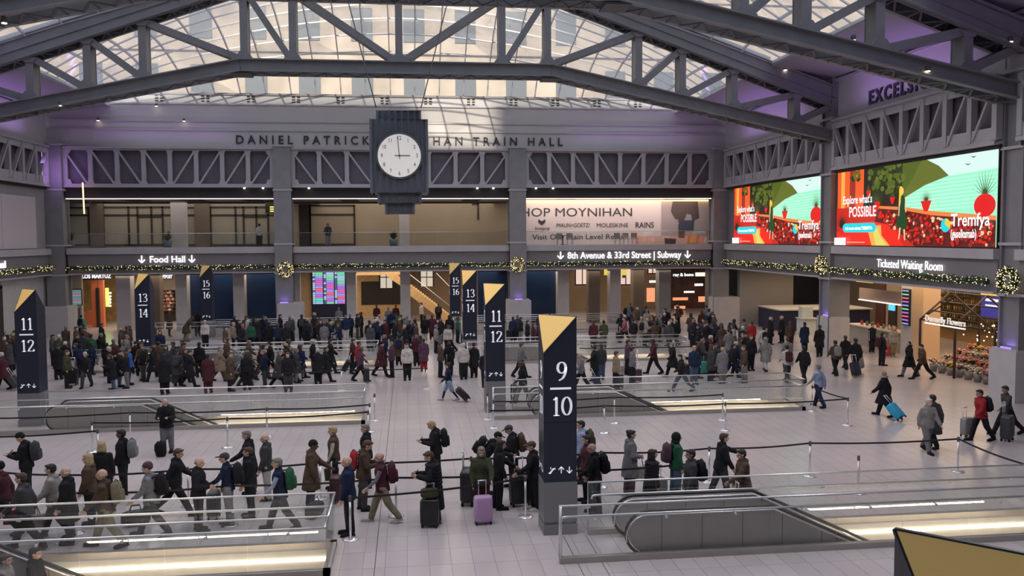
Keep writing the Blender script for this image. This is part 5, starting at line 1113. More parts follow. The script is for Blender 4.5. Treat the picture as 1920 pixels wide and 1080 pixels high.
def person(hx, hy, pn, face, top, bot, hair, label=None, skin='l', hat=None, shoes='K', size=1.0, group=None, xy=None, z0=0., legk='n', under='D', sleeves=None):
    """hx, hy: pixel of the crown; top like 'jK' (kind, colour); bot a colour; hair like 's-k' (style, colour)"""
    P = POSES[pn]; h = (P.hc+P.MH @ Vector((0, .02, .125))).z*size
    x, y = xy or place(hx, hy, h, z0); lod = 0 if y < 23 else (1 if y < 36 else 2)
    ang = {'F': 0, 'L': -90, 'A': 180, 'R': 90}.get(face) if isinstance(face, str) else face
    t = thing('person', label or '', 'person', (x, y, z0), group); t.rotation_euler.z = R(ang); t.scale = (size*1.13, size*1.15, size)
    inst('body', body_mesh(pn, lod), t, [SKINS[skin], cloth(under if top[0] in 'v' else top[1]), EYE, LIP])
    inst('top_garment', top_mesh(pn, top[0], lod), t, [cloth(top[1])]).name = {'j': 'jacket', 'f': 'jacket', 't': 'shirt', 'v': 'vest', 'c': 'coat', 'L': 'coat'}[top[0]]
    inst('trousers' if legk != 'o' else 'shorts', leg_mesh(pn, legk, lod), t, [cloth(bot)])
    hs, hcol = hair.split('-')
    if hs != 'x':
        nm = {'n': 'beanie', 'c': 'cap', 'h': 'hood', 'u': 'fur_hood', 'o': 'bobble_hat'}.get(hs, 'hair')
        m_ = hairm(hcol) if nm == 'hair' and hcol in HAIRC else cloth(hcol)
        inst(nm, hair_mesh(hs, lod), t, [m_], P.hc, P.MH.to_euler())
        if hs == 'c' : inst('hair', hair_mesh('g', lod), t, [hairm('k')], P.hc, P.MH.to_euler())
    if y < 45:
        for i in range(2): inst('shoe', shoe_mesh(pn, i, lod), t, [cloth(shoes)])
    NP[0] += 1; t['_lab'] = 1
    return t
# ---- luggage
def mesh_of(mb, nm):
    me = bpy.data.meshes.new(nm); me.from_pydata(mb.v, [], mb.f); me.polygons.foreach_set('use_smooth', mb.sm); return one(me)
def lug(kind):
    if ('lug', kind) in CACHE: return CACHE[('lug', kind)]
    out = {}
    if kind == 'backpack':
        a = MB(); a.sq((0, 0, .24), (.165, .10, .25), .5, 14); a.sq((0, .09, .16), (.125, .055, .14), .45, 12); out['pack'] = a
        a = MB(); a.tube([(0, -.03, .48), (0, .01, .53), (0, .05, .49)], .012, 6); [a.tube([(q, -.09, .44), (q*1.2, -.20, .42), (q*1.2, -.22, .25), (q, -.09, .08)], .018, 6) for q in (-.10, .10)]; out['straps'] = a
    elif kind == 'suitcase':
        a = MB(); a.sq((0, 0, .37), (.22, .13, .31), .25, 16); [a.box(q-.012, -.137, .12, q+.012, .137, .62) for q in (-.15, -.09, -.03, .03, .09, .15)]; out['shell'] = a
        a = MB(); [a.tube([(q, .09, .64), (q, .09, 1.02)], .010, 6) for q in (-.09, .09)]; a.tube([(-.11, .09, 1.02), (.11, .09, 1.02)], .017, 6); out['handle'] = a
        for i, (qx, qy) in enumerate(((-.17, -.09), (.17, -.09), (-.17, .09), (.17, .09))): a = MB(); a.tube([(qx-.015, qy, .032), (qx+.015, qy, .032)], .032, 10); a.box(qx-.02, qy-.02, .03, qx+.02, qy+.02, .08); out['wheel%d' % i] = a
    elif kind == 'duffel':
        a = MB(); a.sq((0, 0, .16), (.29, .15, .155), .55, 14); out['bag'] = a; a = MB(); [a.tube([(-.12, q, .26), (-.08, q*.4, .42), (.08, q*.4, .42), (.12, q, .26)], .012, 6) for q in (-.08, .08)]; out['handles'] = a
    elif kind == 'tote':
        a = MB(); a.prism([(-.17, 0), (.17, 0), (.20, .32), (-.20, .32)], 'y', -.06, .06); out['bag'] = a; a = MB(); [a.tube([(-.1, q, .31), (-.05, 0, .56), (.05, 0, .56), (.1, q, .31)], .010, 6) for q in (-.05, .05)]; out['handles'] = a
    elif kind == 'phone': a = MB(); a.box(-.037, -.004, -.075, .037, .004, .075); out['phone'] = a
    CACHE[('lug', kind)] = {k: mesh_of(v, k) for k, v in out.items()}; return CACHE[('lug', kind)]
NAMES = {'backpack': ('backpack', 'backpack'), 'suitcase': ('suitcase', 'suitcase'), 'duffel': ('duffel_bag', 'bag'), 'tote': ('tote_bag', 'bag'), 'phone': ('phone', 'phone')}
def luggage(kind, col, loc, rot=(0, 0, 0), label='', scale=1., group=None, tiny=False):
    nm, cat = NAMES[kind]; t = thing(nm, label, cat, loc, group); t.rotation_euler = tuple(R(a) for a in rot); t.scale = (scale,)*3 if not isinstance(scale, tuple) else scale
    for k, me in lug(kind).items():
        if tiny and k.startswith('wheel'): continue
        inst('wheel' if k.startswith('wheel') else k, me, t, [CHROME if k == 'handle' else (cloth('K') if k.startswith('wheel') or k in ('straps', 'phone') else (mat('shell_'+COLS[col][1].replace(' ', '_'), COLS[col][0], .4) if k == 'shell' else cloth(col)))])
    return t
def on(t, pn, kind, col, label, off=None, rot=None, group=None, scale=1.):
    """put a bag on a person's back or into a hand"""
    P = POSES[pn]; M = Matrix.Rotation(t.rotation_euler.z, 3, 'Z'); s = t.scale[2]; T = Vector(t.location)
    if kind == 'backpack':
        p = T+M @ (P.U(0, .25, 1.40-.42)*s); ln = P.ML.to_euler().x
        q = luggage(kind, col, tuple(p), (0, 0, 0), label, scale, group); q.rotation_euler = (ln, 0, t.rotation_euler.z); return q
    i = 1 if off == 'r' else 0; wr, d = P.hand[i]; hp = T+M @ ((wr+d*.09)*s)
    if kind == 'phone': q = luggage(kind, col, tuple(hp+Vector((0, 0, .03))), (0, 0, 0), label, 1.1, group); q.rotation_euler = (R(-40), 0, t.rotation_euler.z); return q
    if kind in ('tote', 'duffel'): return luggage(kind, col, (hp.x, hp.y, max(.02, hp.z-(.56 if kind == 'tote' else .42)*scale)), (0, 0, math.degrees(t.rotation_euler.z)+90), label, scale, group)
def trolley(t, pn, col, label, side=-1, back=.55, tilt=28, scale=1., group=None, tiny=False):
    """suitcase rolled behind a walking person"""
    M = Matrix.Rotation(t.rotation_euler.z, 3, 'Z'); back = max(back, .80) if tilt > 0 else back; p = Vector(t.location)+M @ Vector((side*(.36 if tilt > 0 else .50), back, 0)); q = luggage('suitcase', col, (p.x, p.y, t.location.z+.02+.06*(tilt > 0)*scale), (0, 0, 0), label, scale, group, tiny)
    q.rotation_euler = (R(tilt), 0, t.rotation_euler.z); return q
def case_at(u, v, col, label, rz=20, scale=1., kind='suitcase', group=None, rot=None, z=0.): x, y = fl(u, v, z); return luggage(kind, col, (x, y, z), rot or (0, 0, rz), label, scale, group)
Q = []
def add(hx, hy, pn, face, top, bot, hair, label=None, ex=(), **kw): Q.append([hx, hy, pn, face, top, bot, hair, label, list(ex), kw])
BP, TR_, TO, DU, PH = 'backpack', 'trolley', 'tote', 'duffel', 'phone'
# --- nearest queue, left part
add(3, 866, 'w', 'L', 'jM', 'K', 'n-K', 'person in maroon jacket and black beanie walking at the left edge of the queue', [(TO, 'R', 'red bag held by the person at the left edge', 'l')])
add(47, 812, 'p', 'L', 'jK', 'K', 'n-K', 'person in black beanie and jacket reading a phone with a dark backpack', [(BP, 'D', 'dark grey backpack on the person in the black beanie'), (PH, 'K', 'phone held by the person in the black beanie')])
add(60, 880, 'w', 'L', 'jD', 'K', 's-b', 'dark haired person in dark grey jacket leaning past the man in plaid')
add(83, 877, 'w', 'L', 'jL', 'D', 's-k', 'dark haired man in light grey vest and plaid sleeves walking left', [(TO, 'L', 'pale shoulder bag of the man with plaid sleeves', 'r')])
add(126, 873, 's', 'L', 'cK', 'K', 'g-w', 'bald man in long black coat in the left queue')
add(166, 850, 's', 'L', 'jB', 'K', 'l-y', 'blond woman in brown jacket behind the bald man in black')
add(190, 827, 's', 'A', 'cK', 'K', 'l-y', 'long haired blond woman in black coat seen from behind')
add(228, 805, 's', 'L', 'jK', 'K', 's-k', 'dark skinned man in black suit with white collar facing left', [(BP, 'G', 'grey backpack on the man in the black suit')], skin='d')
add(196, 879, 'w', 'L', 'jB', 'H', 'g-y', 'bald man in dark brown jacket and khaki trousers walking left', [(BP, 'H', 'khaki backpack on the bald man in brown')], size=1.03)
add(311, 746, 'p', 'F', 'jK', 'G', 'g-w', 'man in black jacket and grey jeans facing the viewer, typing on a phone', [(PH, 'K', 'phone held by the man facing the viewer')], size=1.02)
add(281, 867, 'w', 'L', 'jG', 'D', 'n-V', 'person in plum beanie and grey hooded jacket walking left', [(BP, 'K', 'black backpack on the person in the plum beanie')])
add(326, 841, 'l', 'R', 'jK', 'K', 's-b', 'bearded man in black jacket striding right')
add(372, 856, 'k', 'R', 'jK', 'K', 'g-g', 'balding man with glasses in black jacket holding a coat, facing right')
add(433, 845, 'h', 'L', 'tN', 'G', 'c-D', 'man in dark cap, navy shirt and grey trousers facing left', [(BP, 'K', 'black backpack on the man in the navy shirt'), (TR_, 'D', 'dark suitcase beside the man in the navy shirt', -1, -.45, 0)])
add(458, 842, 's', 'L', 'jK', 'K', 's-b', 'person mostly hidden behind the man in the navy shirt')
add(468, 809, 'h', 'L', 'cK', 'D', 's-g', 'grey haired person in black coat and scarf reaching to a luggage handle')
add(497, 811, 's', 'L', 'jD', 'W', 'g-w', 'bald man in dark grey sweater with a cream coat tied round the waist', [(TR_, 'K', 'black suitcase beside the man with the tied coat', -1, -.5, 0)])
add(524, 858, 'w', 'L', 'vN', 'D', 's-g', 'grey haired man in navy vest over pale blue shirt walking left', [(BP, 'E', 'dark green backpack on the man in the navy vest')], under='S')
add(582, 826, 'h', 'R', 'cB', 'K', 'n-K', 'person in black beanie and brown coat facing right', [(TR_, 'M', 'maroon suitcase in front of the person in the brown coat', 1, -.55, 0)], skin='d')
add(625, 799, 's', 'L', 'vB', 'K', 's-y', 'short haired woman in brown vest over white sleeves facing left', [(TO, 'O', 'dark olive shoulder bag of the short haired woman', 'l')], under='W')
add(652, 855, 's', 'L', 'jN', 'K', 'x-k', 'bald man in navy jacket standing by the end of the left balustrade', size=1.05)
add(680, 826, 'p', 'R', 'jB', 'D', 's-b', 'man in brown jacket with a red backpack looking down, facing right', [(BP, 'R', 'red backpack on the man in the brown jacket')], size=1.02)
add(686, 795, 's', 'L', 'jK', 'K', 's-g', 'grey haired man in black jacket behind the red backpack')
add(716, 847, 'w', 'L', 'vM', 'H', 'x-k', 'bald man in maroon vest, grey sleeves and khaki trousers walking left', [(BP, 'M', 'maroon backpack on the man in khaki trousers')], under='G', shoes='W')
add(813, 846, 'p', 'L', 'LK', 'K', 's-b', 'brown haired woman in long black padded coat looking at a phone', [(PH, 'W', 'phone held by the woman in the long padded coat')], shoes='G')
add(817, 789, 'p', 'L', 'jK', 'K', 's-y', 'blond man in black jacket with black backpack looking at a phone', [(BP, 'K', 'black backpack on the blond man'), (PH, 'K', 'phone held by the blond man')])
add(905, 811, 'b', 'R', 'jK', 'K', 'c-K', 'person in black cap bending to the right with a black backpack', [(BP, 'K', 'black backpack on the bending person in a cap')])
add(902, 836, 'h', 'F', 'jO', 'M', 'l-g', 'grey haired woman in olive jacket and maroon trousers beside a lavender suitcase')
add(934, 825, 'h', 'R', 'jK', 'K', 'l-k', 'dark haired woman in black jacket holding the handle of a black suitcase')
add(962, 797, 'p', 'L', 'jK', 'K', 'c-D', 'man in grey cap and black jacket checking a phone, brown bag behind', [(BP, 'B', 'brown backpack on the man in the grey cap'), (PH, 'K', 'phone held by the man in the grey cap')])
add(1001, 827, 'h', 'L', 'jK', 'K', 'c-B', 'man in brown cap, black clothes and white shoes left of the tallest pylon', shoes='W')
add(1090, 788, 's', 'L', 'jS', 'K', 's-k', 'bearded man in pale blue jacket with olive backpack, right of the tallest pylon', [(BP, 'O', 'olive backpack on the bearded man in pale blue')])
add(1101, 815, 's', 'L', 'jM', 'K', 's-k', 'person in maroon jacket behind the bald man with the black backpack')
add(1115, 831, 'h', 'L', 'jK', 'D', 'x-k', 'bald man in black jacket with black backpack, right of the tallest pylon', [(BP, 'K', 'black backpack on the bald man right of the tallest pylon'), (TR_, 'D', 'dark grey suitcase beside the bald man right of the pylon', -1, -.5, 0)])
add(1181, 806, 'k', 'R', 'cG', 'V', 'b-k', 'woman with dark hair bun and grey coat holding bags, facing right', [(TO, 'W', 'pale bag held by the woman with the bun', 'r')])
add(1222, 842, 's', 'R', 'LK', 'K', 'l-k', 'black haired woman in long black coat facing right', size=.96)
add(1268, 811, 's', 'R', 'jE', 'J', 'h-K', 'person in green jacket, dark hood and jeans facing right', [(BP, 'V', 'plum backpack on the person in the green jacket')])
add(1296, 842, 's', 'L', 'jD', 'K', 's-k', 'dark haired man in dark grey jacket with black backpack facing left', [(BP, 'K', 'black backpack on the man facing left by the escalator')], skin='m')
add(1352, 812, 'r', 'R', 'jK', 'D', 's-b', 'tall person in black jacket reaching to the right with one arm')
add(1395, 842, 'h', 'L', 'cB', 'K', 's-k', 'woman in brown coat, rightmost in the nearest queue', [(TR_, 'B', 'brown suitcase beside the rightmost woman in the queue', 1, -.45, 0)], size=.97)
# --- open floor at the right
add(1659, 696, 'w', 215, 'cK', 'K', 'u-T', 'woman in black coat with tan fur hood pulling a bright blue suitcase', [(TR_, 'Z', 'bright blue suitcase pulled by the woman with the fur hood', 1, .85, 45)])
add(1737, 744, 'w', 'F', 'jL', 'G', 's-w', 'older man in light grey jacket, white shirt and grey trousers walking forward')
add(1754, 742, 'w', 'A', 'cD', 'K', 's-k', 'person in dark grey coat walking away behind the older man')
add(1841, 730, 'u', 'L', 'jR', 'K', 's-k', 'man in red and dark jacket with big black backpack walking left', [(BP, 'K', 'big black backpack on the man in the red jacket')], skin='m')
add(1890, 723, 'l', 'L', 'tD', 'K', 's-k', 'man in dark shirt at the right edge pulling large grey luggage', skin='m')
add(1706, 640, 'w', 'L', 'cK', 'G', 'u-K', 'woman in black coat with dark fur hood walking left')
add(1731, 645, 'l', 'L', 'jB', 'K', 's-k', 'man in brown jacket walking left beside the flower stand')
add(1655, 623, 's', 'R', 'jK', 'K', 's-k', 'man in black with maroon backpack facing the counter side', [(BP, 'M', 'maroon backpack on the man before the coffee counter')])
add(1636, 606, 's', 'F', 'vK', 'K', 's-b', 'person in black vest over grey shirt facing the viewer', under='G')
add(1675, 611, 's', 'F', 'jL', 'H', 'h-L', 'person in light grey hooded jacket beside a red suitcase', [(TR_, 'R', 'red suitcase beside the person in light grey', -1, -.1, 0)])
add(1605, 634, 'w', 'A', 'jK', 'K', 's-k', 'broad man in black walking away with a navy suitcase', [(TR_, 'N', 'navy suitcase pulled by the broad man in black', 1, .5, 25)], size=1.05)
add(1567, 638, 'w', 'A', 'jB', 'K', 's-k', 'person in brown jacket with pale bag walking away left of two others', [(BP, 'L', 'pale grey backpack on the person in brown walking away')])
add(1586, 629, 'w', 'A', 'jK', 'K', 's-b', 'slim person in black walking away with a grey suitcase', [(TR_, 'G', 'grey suitcase pulled by the slim person in black', -1, .5, 20)])
add(1536, 683, 'w', 200, 'tS', 'N', 's-g', 'guard in pale blue shirt and navy trousers by the end of the barrier')
add(1537, 609, 's', 'A', 'cK', 'K', 's-b', 'large person in black coat before the pedestal', size=1.04)
add(1508, 648, 'w', 'A', 'jK', 'K', 's-k', 'person in black walking away right of the maroon backpack')
add(1476, 647, 'w', 'A', 'jW', 'D', 's-k', 'person in cream jacket with maroon backpack walking away', [(BP, 'M', 'maroon backpack on the person in the cream jacket')])
add(1434, 632, 'w', 'A', 'cL', 'W', 'h-L', 'person in long light grey coat and hood walking away')
add(1432, 612, 's', 'A', 'jW', 'K', 's-k', 'person in cream jacket with a dark backpack left of the desk', [(BP, 'K', 'black backpack on the cream jacket left of the desk')])
add(1410, 602, 's', 'A', 'jR', 'K', 's-b', 'person in bright red jacket in the right crowd')
add(1410, 628, 's', 'F', 'jK', 'K', 's-b', 'broad person in black below the bright red jacket', size=1.04)
add(1394, 625, 'w', 'F', 'vN', 'N', 's-g', 'man in navy suit and pale blue shirt walking forward', under='S')
add(1482, 602, 's', 'A', 'jB', 'M', 's-b', 'person in brown jacket before the navy desk'); add(1509, 604, 's', 'A', 'cN', 'K', 's-k', 'person in navy coat before the navy desk')
add(1466, 592, 's', 'L', 'cK', 'K', 's-w', 'white haired person in black coat beside the navy desk'); add(1445, 594, 's', 'R', 'cK', 'K', 's-w', 'white haired person in black coat facing the navy desk')
add(1477, 632, 's', 'A', 'jG', 'K', 's-b', 'person in grey jacket behind the cream jacket with backpack')
# --- second queue and behind
add(841, 681, 'w', 'L', 'tN', 'S', 'p-k', 'child in navy top and pale shorts pulling a black case', [(TR_, 'K', 'black case pulled by the child in pale shorts', 1, .6, 45)], legk='o', size=.92, shoes='W')
add(826, 641, 's', 'R', 'jB', 'K', 's-b', 'man in brown sweater standing behind two black cases', [(TR_, 'K', 'black case below the man in the brown sweater', 1, -.4, 0)])
MID = '''4 660 w L cM K s-w;16 637 s L cD K s-k;98 627 s R jD K s-k;75 652 s R jN K s-k;108 645 s A cK K n-D;124 656 s R jO K s-b;133 637 s A jK K s-w;143 612 s R cB K s-b;155 622 s A jO K s-k;152 643 s A jN K n-N;160 660 w F jK D n-W;170 626 s A cE K s-k;185 635 s R jN N s-b;205 641 s A jM K s-k;218 633 s A jB K s-g;232 629 s R jL K s-g;237 651 s R jU N s-b;260 641 s A jK K s-k;313 646 s F jD J l-k;350 634 s L jM K s-k;344 653 w R cK K s-b;353 656 w R cK K c-D;373 641 s A jK K s-k;389 663 s A cM M s-k;410 650 w R cT B s-g;425 633 s L jB K s-b;317 584 s R cB K s-b;288 606 s R jD K s-b;348 593 b R cB H s-b;363 586 s A vK K s-k;384 600 s F tW K s-w;422 612 s R jB K s-k;437 604 s R jT K s-y;447 599 s R jK K s-k;152 590 s A jC K s-k;240 610 s A jB K s-b;226 615 s R jB K s-y;450 571 s A cK K s-k;465 592 s L jW K s-k;477 594 s A jK K s-k;493 592 s R jB K s-b;455 608 s A jD K n-P;470 604 s A jE K s-k;525 589 s R jK K s-k;543 593 s A jD K s-g;551 593 s L jD K s-w;563 590 s A jK K s-k;571 563 s A cR K s-k;589 586 s R jK K s-y;597 596 s A jB K s-b;618 596 s A jK J s-k;634 592 s A jO J s-g;648 591 s A jN W s-g;656 589 s A jN K s-g;635 576 s A jG K s-g;575 600 s A jN K s-k;505 604 s A jK K s-k;520 606 s A jN K s-b;535 606 s A jK K s-k;608 604 s A jG L s-b;
465 638 w R cB D s-g;488 646 w R jM M s-b;507 641 w L jK K s-k;460 658 w R cK D s-g;525 655 w R cD K s-g;540 636 s R jO K s-b;548 650 l R cN N s-g;561 646 w R cN K s-b;586 637 s L jK B n-W;618 636 w R LK K s-k;609 650 w R cK K s-b;443 652 w L jG D s-w;430 660 s R cB K s-b;
670 588 s R jK O s-k;678 583 s L vK K s-b;706 571 s A jM K s-b;700 590 b R jW K s-y;728 576 s A jG K s-g;733 582 s A jN K s-g;742 571 s A cM K s-b;755 587 b L jE J s-k;763 592 s A jG D s-g;777 593 s L jK K s-g;790 567 s L jW K s-k;796 591 s A cK W s-k;810 590 s A cM M s-b;822 568 s A jK K s-b;818 609 s R jL K s-g;839 608 s F tW K s-k;845 592 s A tP K s-k;858 594 s R tE K s-b;720 600 s A jK K s-k;740 602 s R jK N s-b;693 600 s A jK K s-k;708 602 s A jN N s-k;770 601 s A cK K s-k;
660 635 h R jM K s-k;671 640 w R jR K s-k;675 651 w R jV K s-b;699 628 s L jN K s-g;714 641 w R cM K n-K;733 640 s L jV K s-g;747 626 s A cB K s-k;763 643 s F jW K s-b;781 628 s A jM K s-g;794 634 s A cV R s-b;842 640 s A cK K s-b;869 643 s A jW K s-w;875 643 s L cK K s-g;884 642 s A cK K n-M;910 655 s A jK K s-k;
963 594 s A jN K s-k;975 594 s R jK G s-k;989 600 s R jK K s-b;1000 606 s R jM K s-b;976 643 w R jG K s-b;980 678 w L jK H s-b;970 590 s A jD K s-g;1113 600 s A jM K s-b;1132 600 s A jO D s-k;1115 648 h L cK K s-k;1127 645 s A jD J s-b;1155 658 s R jT K s-b;1177 637 s R jV K s-k;1090 660 w L jG K s-w;1172 594 w L jP K s-b;1208 594 s F cT W s-y;1225 593 w R jK K s-k;1226 636 w L jM K s-k;1262 642 w L cK K s-g;1279 664 l L jK J s-k;1186 650 s R jG K s-k'''
DIR = {'L': 'facing left', 'R': 'facing right', 'A': 'back turned', 'F': 'facing here'}
ZONE = [(20, 'at the far left edge'), (100, 'by the left eleven pylon'), (160, 'before the left pedestal'), (232, 'below the orange shop'), (300, 'by the left thirteen pylon'), (380, 'between the two left pylons'), (455, 'below the left blue panels'), (520, 'left of the left wreath'),
        (575, 'below the left wreath'), (645, 'below the departures board'), (700, 'right of the departures board'), (750, 'before the dark stair void'), (800, 'before the oak stairs'), (862, 'left of the right pylons'), (905, 'between the right pylons'), (1010, 'left of the tallest pylon'), (1100, 'right of the tallest pylon'), (1150, 'before the white pier'), (1200, 'before the brown piers'), (1260, 'before the subway passage'), (1330, 'below the clothing shop'), (1400, 'before the corner pedestal'), (1500, 'before the navy desk'), (3000, 'at the right')]
def autolabel(a):
    hx, hy, pn, face, top, bot, hair = a[:7]
    hs, hc = hair.split('-'); z = next(n for m, n in ZONE if hx < m); f = face if face in DIR else 'A'
    ht = {'n': COLS.get(hc, (0, ''))[1]+' beanie', 'c': 'dark cap', 'x': 'bald head', 'g': 'balding'}.get(hs) or (HAIRC[hc][1]+' hair' if hc in HAIRC else 'hood')
    return '%s %s, %s, %s, %s' % (COLS[top[1]][1], {'j': 'jacket', 'f': 'jacket', 't': 'shirt', 'v': 'vest', 'c': 'coat', 'L': 'long coat'}[top[0]], ht, DIR[f], z)
BG = random.Random(21)
for e in MID.replace('\n', '').split(';'):
    a = e.split(); 
    if len(a) < 7: continue
    ex = []; v = BG.random()
    if a[3] == 'A' and v < .28: ex = [(BP, BG.choice('KKNDM'), None)]
    elif a[2] == 'w' and v < .6: ex = [(TR_, BG.choice('KKND'), None, 1, .5, 30)]
    elif v > .88: ex = [(TR_, BG.choice('KNDG'), None, BG.choice((-1, 1)), -.3, 0)]
    add(int(a[0]), int(a[1]), a[2], a[3], a[4], a[5], a[6], None, ex, size=BG.uniform(.95, 1.03), skin=BG.choice('llllmd'))
# dense crowd in front of the subway passage, and gaps of the far rows
def crowd(n, box, seed, cols, zmin=.60):
    rr = random.Random(seed); pts = []; tries = 0
    while len(pts) < n and tries < 6000:
        tries += 1; hx = rr.uniform(box[0], box[1]); hy = rr.uniform(box[2], box[3]); x, y = fl(hx, hy, 1.72)
        if box[4] and not box[4](hx, hy): continue
        if all((x-p[0])**2+(y-p[1])**2 > zmin**2 for p in pts): pts.append((x, y)); add(hx, hy, rr.choice('ssswvhpk'), rr.choice('LRAAFRL'), rr.choice('jjjcct')+rr.choice(cols), rr.choice('KKKDNJG'), rr.choice(('s-k', 's-b', 's-b', 'l-k', 's-g', 's-y', 'n-D', 'n-M', 's-w', 'l-b')), None, [(BP, rr.choice('KDNB'), None)] if rr.random() < .15 else [], size=rr.uniform(.93, 1.04), skin=rr.choice('lllmmd'))
crowd(29, (1165, 1345, 568, 604, None), 1, 'KDNBMLGKBDKKD')
crowd(25, (1300, 1400, 590, 650, lambda u, v: v > 575+(1400-u)*.22), 2, 'KKKDNBMLG')
crowd(12, (100, 330, 606, 640, None), 3, 'KDNBOKK')
crowd(12, (440, 660, 590, 606, None), 4, 'KKNDKB')
crowd(12, (665, 850, 586, 612, None), 5, 'KKNDMGB')
crowd(6, (0, 30, 600, 640, None), 6, 'KDMB')
crowd(5, (985, 1100, 588, 612, None), 8, 'KDMNG')
crowd(12, (90, 335, 640, 666, None), 9, 'KKDNBOK')
crowd(9, (440, 640, 642, 664, None), 10, 'KKNDKB')
# positions, kept clear of fences, pedestals, pylons and each other
OBST = [(FENCE_X[x0]-.35, y-.4, x1+.35, y+2.2) for y in ROWS for x0, x1 in UNITS]+[(COLS_B[1]-1.3, 63.1, COLS_B[1]+1.3, 66), (COLS_B[2]-1.3, 63.1, COLS_B[2]+1.3, 66), (-26, 63, -23.3, 66), (22.4, 63, 26, 66)]+[(23.6, y-1.2, 26.4, y+1.3) for y in COLS_R]+[(x-.35, y-.35, x+1.1, y+1.1) for y in (19.13, 33.1, 46.95, 61.2) for x in (2.95, -14.2)]+[(25.2, 34.6, 30, 41.2), (25.8, 58, 33.4, 62.8), (26.5, 55.8, 28.2, 57.4)]
pos = []
for a in Q:
    P = POSES[a[2]]; h = (P.hc+P.MH @ Vector((0, .02, .125))).z*a[9].get('size', 1.); pos.append(list(fl(a[0], a[1], h)))
for it in range(80):
    for i in range(len(pos)):
        for j in range(i+1, len(pos)):
            dx = pos[j][0]-pos[i][0]; dy = pos[j][1]-pos[i][1]; d = math.hypot(dx*.85, dy*1.2); md = .65
            if d < md:
                if d < 1e-3: dx, dy, d = .01, .01, .014
                s_ = (md-d)/d*.5; wy = 1.0; pos[i][0] -= dx*s_*.35; pos[j][0] += dx*s_*.35; sy = (.6 if dy >= 0 else -.6)*(md-d); pos[i][1] -= sy; pos[j][1] += sy
        for (x0, y0, x1, y1) in OBST:
            x, y = pos[i]
            if x0 < x < x1 and y0 < y < y1:
                d = [(y-y0, 1, y0), (y1-y, 1, y1), (x-x0, 0, x0), (x1-x, 0, x1)]; m_ = min(d, key=lambda q: q[0]); pos[i][m_[1]] = m_[2]
cnt = {}
for a in Q:
    if not a[7]: a[7] = autolabel(a); a.append(True)
    cnt.setdefault(a[7], []).append(a)
ORD = ['leftmost', 'second from left', 'third from left', 'fourth from left', 'fifth from left', 'sixth from left', 'seventh from left']
for lb, L in cnt.items():
    if len(L) > 1:
        L.sort(key=lambda a: a[0])
        for k, a in enumerate(L): a[7] = lb+', '+(ORD[k] if k < len(ORD) else 'rightmost one')
seen = set()
for a, p in zip(Q, pos):
    hx, hy, pn, face, top, bot, hair, label, ex, kw = a[:10]; auto = len(a) > 10
    if auto: label = 'person in '+label
    t = person(hx, hy, pn, face, top, bot, hair, label, xy=tuple(p), group='travellers in the crowd' if auto else None, **kw)
    wear = ' '.join(label.replace('person in ', '').split(', ')[0].split()[:3]) if auto else ''; tail = label.split(', ')[-1 if label.split(', ')[-1] not in ORD else -2] if auto else ''
    extra = (', '+label.split(', ')[1]) if auto else ''
    for e in ex:
        sc_ = kw.get('size', 1.); lb = e[2] if e[2] else {BP: '%s backpack, %s' % (COLS[e[1]][1], wear), TR_: '%s suitcase by the %s' % (COLS[e[1]][1], wear)}[e[0]]+extra+' '+tail
        while lb in seen and e[2] is None: lb = lb+', farther one' if not lb.endswith('farther one') else lb.replace(', farther one', ', farthest one')
        seen.add(lb); g = 'luggage in the crowd' if e[2] is None else None
        if e[0] == BP: on(t, pn, BP, e[1], lb, group=g)
        elif e[0] == TR_: trolley(t, pn, e[1], lb, e[3], e[4], e[5], group=g, tiny=p[1] > 40)
        else: on(t, pn, e[0], e[1], lb, 'r' if len(e) > 3 and e[3] == 'r' else 'l')
# couple going down the nearest left escalator; two people on the mezzanine
x, z = AY(58, 1031, 18.2); person(0, 0, 's', 'R', 'jK', 'K', 's-k', 'dark haired man in black riding down the nearest left escalator', xy=(x, 18.35), z0=z-1.75)
x, z = AY(31, 1031, 18.2); person(0, 0, 's', 'R', 'jL', 'K', 's-b', 'woman in light grey riding down behind the man in black', xy=(x-.15, 18.0), z0=z-1.75)
x = AY(487, 460, 66.5)[0]; person(0, 0, 's', 'A', 'tW', 'K', 's-k', 'person in cream shirt on the mezzanine left of the wreath', xy=(x, 66.5), z0=ZS)
x = AY(616, 460, 66.5)[0]; person(0, 0, 'p', 'F', 'jD', 'G', 'l-k', 'person in dark jacket leaning at the mezzanine rail', xy=(x, 66.3), z0=ZS)
# loose luggage
case_at(906, 982, 'Y', 'lavender hard suitcase on wheels in front of the olive jacket', 5); case_at(806, 988, 'K', 'upright black suitcase before the woman in the long padded coat', -10)
x, y = fl(806, 988); luggage('duffel', 'O', (x, y+.02, .69), (0, 0, 0), 'dark bag lying on the upright black suitcase', .75)
case_at(878, 945, 'K', 'large black hooded case left of the olive jacket', 80, 1.35); case_at(975, 948, 'K', 'large black suitcase between the queue and the tallest pylon', 10, 1.2)
case_at(302, 856, 'K', 'black backpack on the floor at the feet of the man facing the viewer', 0, 1., 'backpack'); case_at(255, 985, 'D', 'dark duffel bag behind the person in the plum beanie', 20, 1.15, 'duffel'); case_at(590, 968, 'D', 'dark grey case lying behind the left balustrade', 70, 1.1, 'duffel')
case_at(1236, 940, 'G', 'grey suitcase in front of the black haired woman', 10, .9); case_at(1318, 702, 'C', 'teal suitcase in the second crowd', 10, .95); case_at(1195, 716, 'V', 'plum suitcase behind the second balustrade', 10, .9); case_at(1166, 700, 'W', 'white bag behind the second balustrade', 0, 1.2, 'tote')
